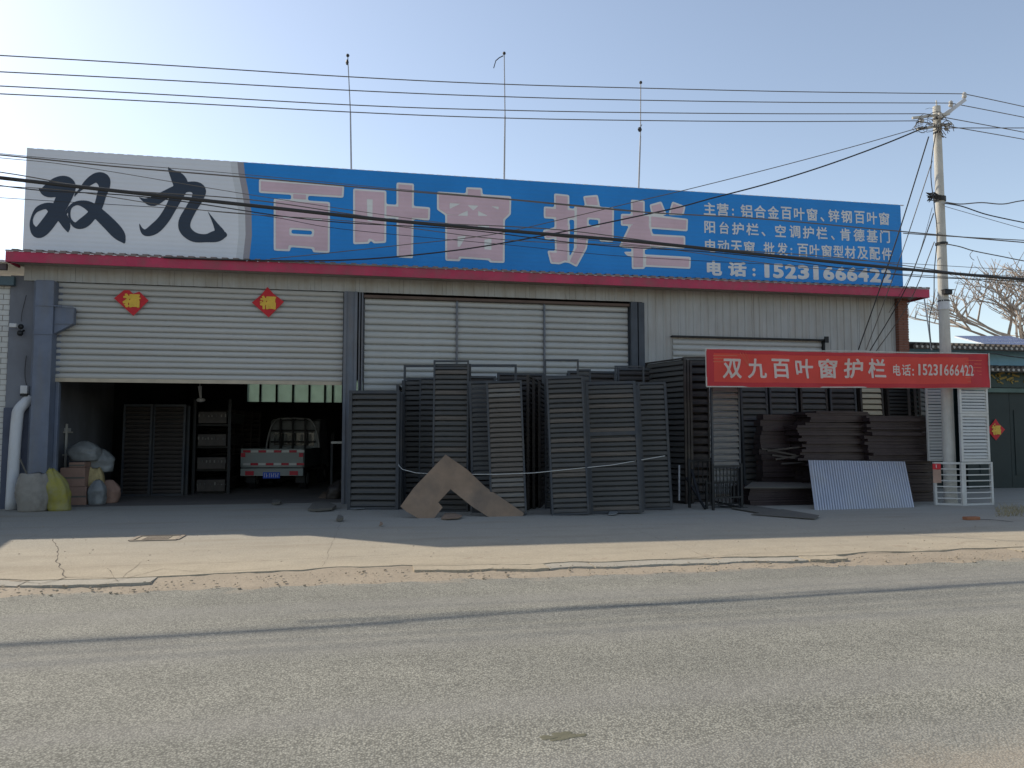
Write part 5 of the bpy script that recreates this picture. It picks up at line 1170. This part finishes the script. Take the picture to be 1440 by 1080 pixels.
for yy_, xx_ in ((.75, hw - .14), (bl_ + .9, hw - .14)):
    for s_ in (-1, 1):
        w0 = MB().tube([(s_ * xx_ - .09, yy_, .29), (s_ * xx_ + .09, yy_, .29)], .29, 20).build('wheel', mRubber, TK); w0['_o'] = [0, 0, 0]
        MB().tube([(s_ * xx_ - .1, yy_, .29), (s_ * xx_ + .1, yy_, .29)], .16, 14).build('rim', mPlasW, w0)
for s_ in (-1, 1): MB().box((s_ * (hw - .16) - .12, .35, .18), (s_ * (hw - .16) + .12, .36, .55)).build('mud_flap', mBlack, TK)
MB().tube([(-hw + .25, .75, .29), (hw - .25, .75, .29)], .05, 8).ball((0, .75, .29), .13, 10, 6).build('axle', mBlack, TK)
for s_ in (-1, 1): MB().bar((s_ * (cw + .02), y0 + 1.1, 1.35), (s_ * (cw + .2), y0 + 1.15, 1.4), .02).box((s_ * (cw + .2) - .05, y0 + 1.12, 1.25), (s_ * (cw + .2) + .05, y0 + 1.16, 1.5)).build('mirror', mBlack, TK)

# ================================================================== RIGHT NEIGHBOUR: tiled gatehouse
GY = 18.3
GH = thing('gatehouse', 'tile-roofed gatehouse with dark green door at the right edge', 'building', (14.6, GY, 0))
gx0, gx1 = P(1274, 500, GY).x, P(1440, 500, GY).x + 5
zr1, zr0 = P(1400, 482, GY).z, P(1400, 491, GY).z
mb = MB(); mb.box((gx0, GY + .35, 2.8), (gx1, 24, zr1 - .05)); mb.build('blue_wall', mBlueWall, GH)
mb = MB(); mb.box((gx0 + 1.35, GY + .3, 0), (gx0 + 1.9, 24, 2.8)); mb.box((gx0, GY + .4, 0), (gx0 + 1.35, 24, 2.8)); mb.build('gate_pier', mGreenDoor, GH)
# upper tile eave
me_t = bpy.data.meshes.new('roof_tile'); tb = MB().tube([(0, 0, 0), (0, .9, .10)], .045, 8); me_t.from_pydata(tb.v, [], tb.f); me_t.materials.append(mTileRoof)
me_e = bpy.data.meshes.new('tile_end'); tb = MB().tube([(0, -.02, 0), (0, .015, 0)], .036, 10); me_e.from_pydata(tb.v, [], tb.f); me_e.materials.append(mTileEnd)
def eave(x0, x1, y, z, step):
    par = sub(MB().add([(x0, y, z + .01), (x1, y, z + .01), (x1, y + .9, z + .11), (x0, y + .9, z + .11), (x0, y, z - .10), (x1, y, z - .10), (x1, y + .9, z + .0), (x0, y + .9, z + .0)], [(0, 1, 2, 3), (7, 6, 5, 4), (0, 4, 5, 1), (1, 5, 6, 2), (3, 7, 4, 0)]).build('roof_eave', mTileRoof, GH), GH)
    x = x0 + step / 2; o0 = Vector(GH['_o'])
    while x < x1: mesh_obj('roof_tile', me_t, par, Vector((x, y, z + .05 + rnd.uniform(-.01, .01))) - o0 - Vector((0, 0, .02))); mesh_obj('tile_end', me_e, par, Vector((x, y - .01, z - .04)) - o0); x += step
    MB().bar((x0, y + .9, z + .14), (x1, y + .9, z + .14), .10, .12).build('ridge', mTileRoof, par)
GX = P(1337, 485, GY - .3).x
eave(gx0, gx1, GY - .3, P(1400, 491, GY - .3).z + .06, .165)
gd0 = P(1384, 520, GY - .45).x
eave(gd0, gx1, GY - .45, P(1410, 518, GY - .45).z, .165)
mb = MB(); mb.box((gd0, GY - .05, P(1400, 545, GY).z), (gx1, GY + .3, P(1400, 521, GY).z)); nb = mb.build('name_board', M('dark_board', (.02, .045, .04), .5), GH); sub(nb, GH)
r7 = random.Random(5)
for cx in (1402, 1423, 1447):     # gilded brush signs, too small to read
    XS = []
    for k in range(7):
        a = (cx + r7.uniform(-8, 4), 524 + r7.uniform(0, 14)); b = (a[0] + r7.uniform(3, 11), a[1] + r7.uniform(-4, 6)); XS.append((P(*a, GY - .06), P(*b, GY - .06)))
    mb = MB()
    for a, b in XS: mb.bar(a, b, .01, r7.uniform(.035, .06))
    mb.build('gilded_sign', M('dull_gold', (.24, .17, .04), .6, 0, .2, 6), nb)
zl = P(1400, 546, GY).z
MB().box((gd0, GY - .1, P(1400, 552, GY).z), (gx1, GY + .3, zl - .003)).build('lintel', mGreenLint, GH)
dz = P(1400, 552, GY).z
mb = MB(); mb.box((gd0 - .3, GY - .08, 0), (gd0 + .05, GY + .3, zl)); mb.build('door_post', mGreenDoor, GH)
for i in range(2): x0 = gd0 + .052 + i * 1.15; dd = sub(MB().box((x0, GY + .02, TOP), (x0 + 1.14, GY + .08, dz - .003)).build('door_leaf', mGreenDoor, GH), GH); MB().box((x0 + .12, GY + .005, .4), (x0 + 1.0, GY + .0195, 2.2)).build('door_panel', mGreenDoor, dd)
diamond(P(1400, 604, GY - .01), .30, GY - .01, 'red and gold diamond paper on the dark green gate door')
# solar panels on the roof behind
SP = thing('solar_array', 'pale blue solar panels tilted above the gatehouse roof', 'solar panels', tuple(P(1420, 486, 21)))
s0, s1 = P(1396, 486, 20.5), P(1400, 481, 23.5)
for i in range(4):
    a = P(1398 + i * 21, 488, 20.4); b = P(1419 + i * 21 - .8, 488, 20.4); up_ = Vector((.45, 2.1, .60)); fr = MB().add([a, b, b + up_, a + up_], [(0, 1, 2, 3)]); 
    fr = MB().prism([a, b, b + up_, a + up_], (0, -.01, .03)).build('solar_panel', mSolar, SP); fr['_o'] = list(SP['_o'])
    mb = MB(); mb.bar(a, a + up_, .05, .05); mb.bar(a + up_, b + up_, .05, .05); mb.build('panel_rim', mAlu, fr)
    for kk in (.33, .66): MB().bar(a + up_ * kk, b + up_ * kk, .03, .07).build('cell_line', mAlu, fr)

# bare tree beyond
def bare_tree(base, h, seed, label, spread=.55, maxd=6):
    r = random.Random(seed); tr_ = thing('bare_tree', label, 'tree', tuple(base), None)
    T, Bm = MB(), MB()
    def grow(p, d, l, rad, dep):
        pts = [p]; n = 4
        for i in range(n): d = (d + Vector((r.uniform(-1, 1), r.uniform(-1, 1), r.uniform(-.5, .9))) * .16).normalized(); pts.append(pts[-1] + d * l / n)
        (T if dep == 0 else Bm).tube(pts, [rad * (1 - .12 * i) for i in range(n + 1)], 7 if dep < 2 else 3, False)
        if dep >= maxd: return
        for i in range(r.choice([3, 3, 4]) if dep < maxd - 1 else 4):
            q_ = pts[r.choice([2, 3, 4])] if dep else pts[r.choice([3, 4])]
            a = r.uniform(0, 6.28); side = Vector((math.cos(a), math.sin(a), r.uniform(-.25, .55)))
            grow(q_, (d * (1 - spread) + side * spread).normalized(), l * r.uniform(.62, .82), max(rad * .62, .011), dep + 1)
    grow(Vector(base), Vector((0, 0, 1)), h * .32, h * .017, 0)
    T.build('trunk', mBark, tr_); Bm.build('crown', mBark, tr_)
b_ = P(1530, 560, 30); b_.z = 0; bare_tree(b_, 13.5, 3, 'bare pale-branched tree rising behind the solar panels', .5, 5)

# distant low wall so that the horizon behind the gatehouse is not empty
mb = MB(); mb.box((10, 60, 0), (80, 61, 2.2)); o = mb.build('far_wall', mBrick, loc=(10, 60, 0)); tag(o, 'low brick wall far behind the gatehouse', 'wall')
for k in list(bpy.data.objects):
    if '_o' in k: del k['_o']
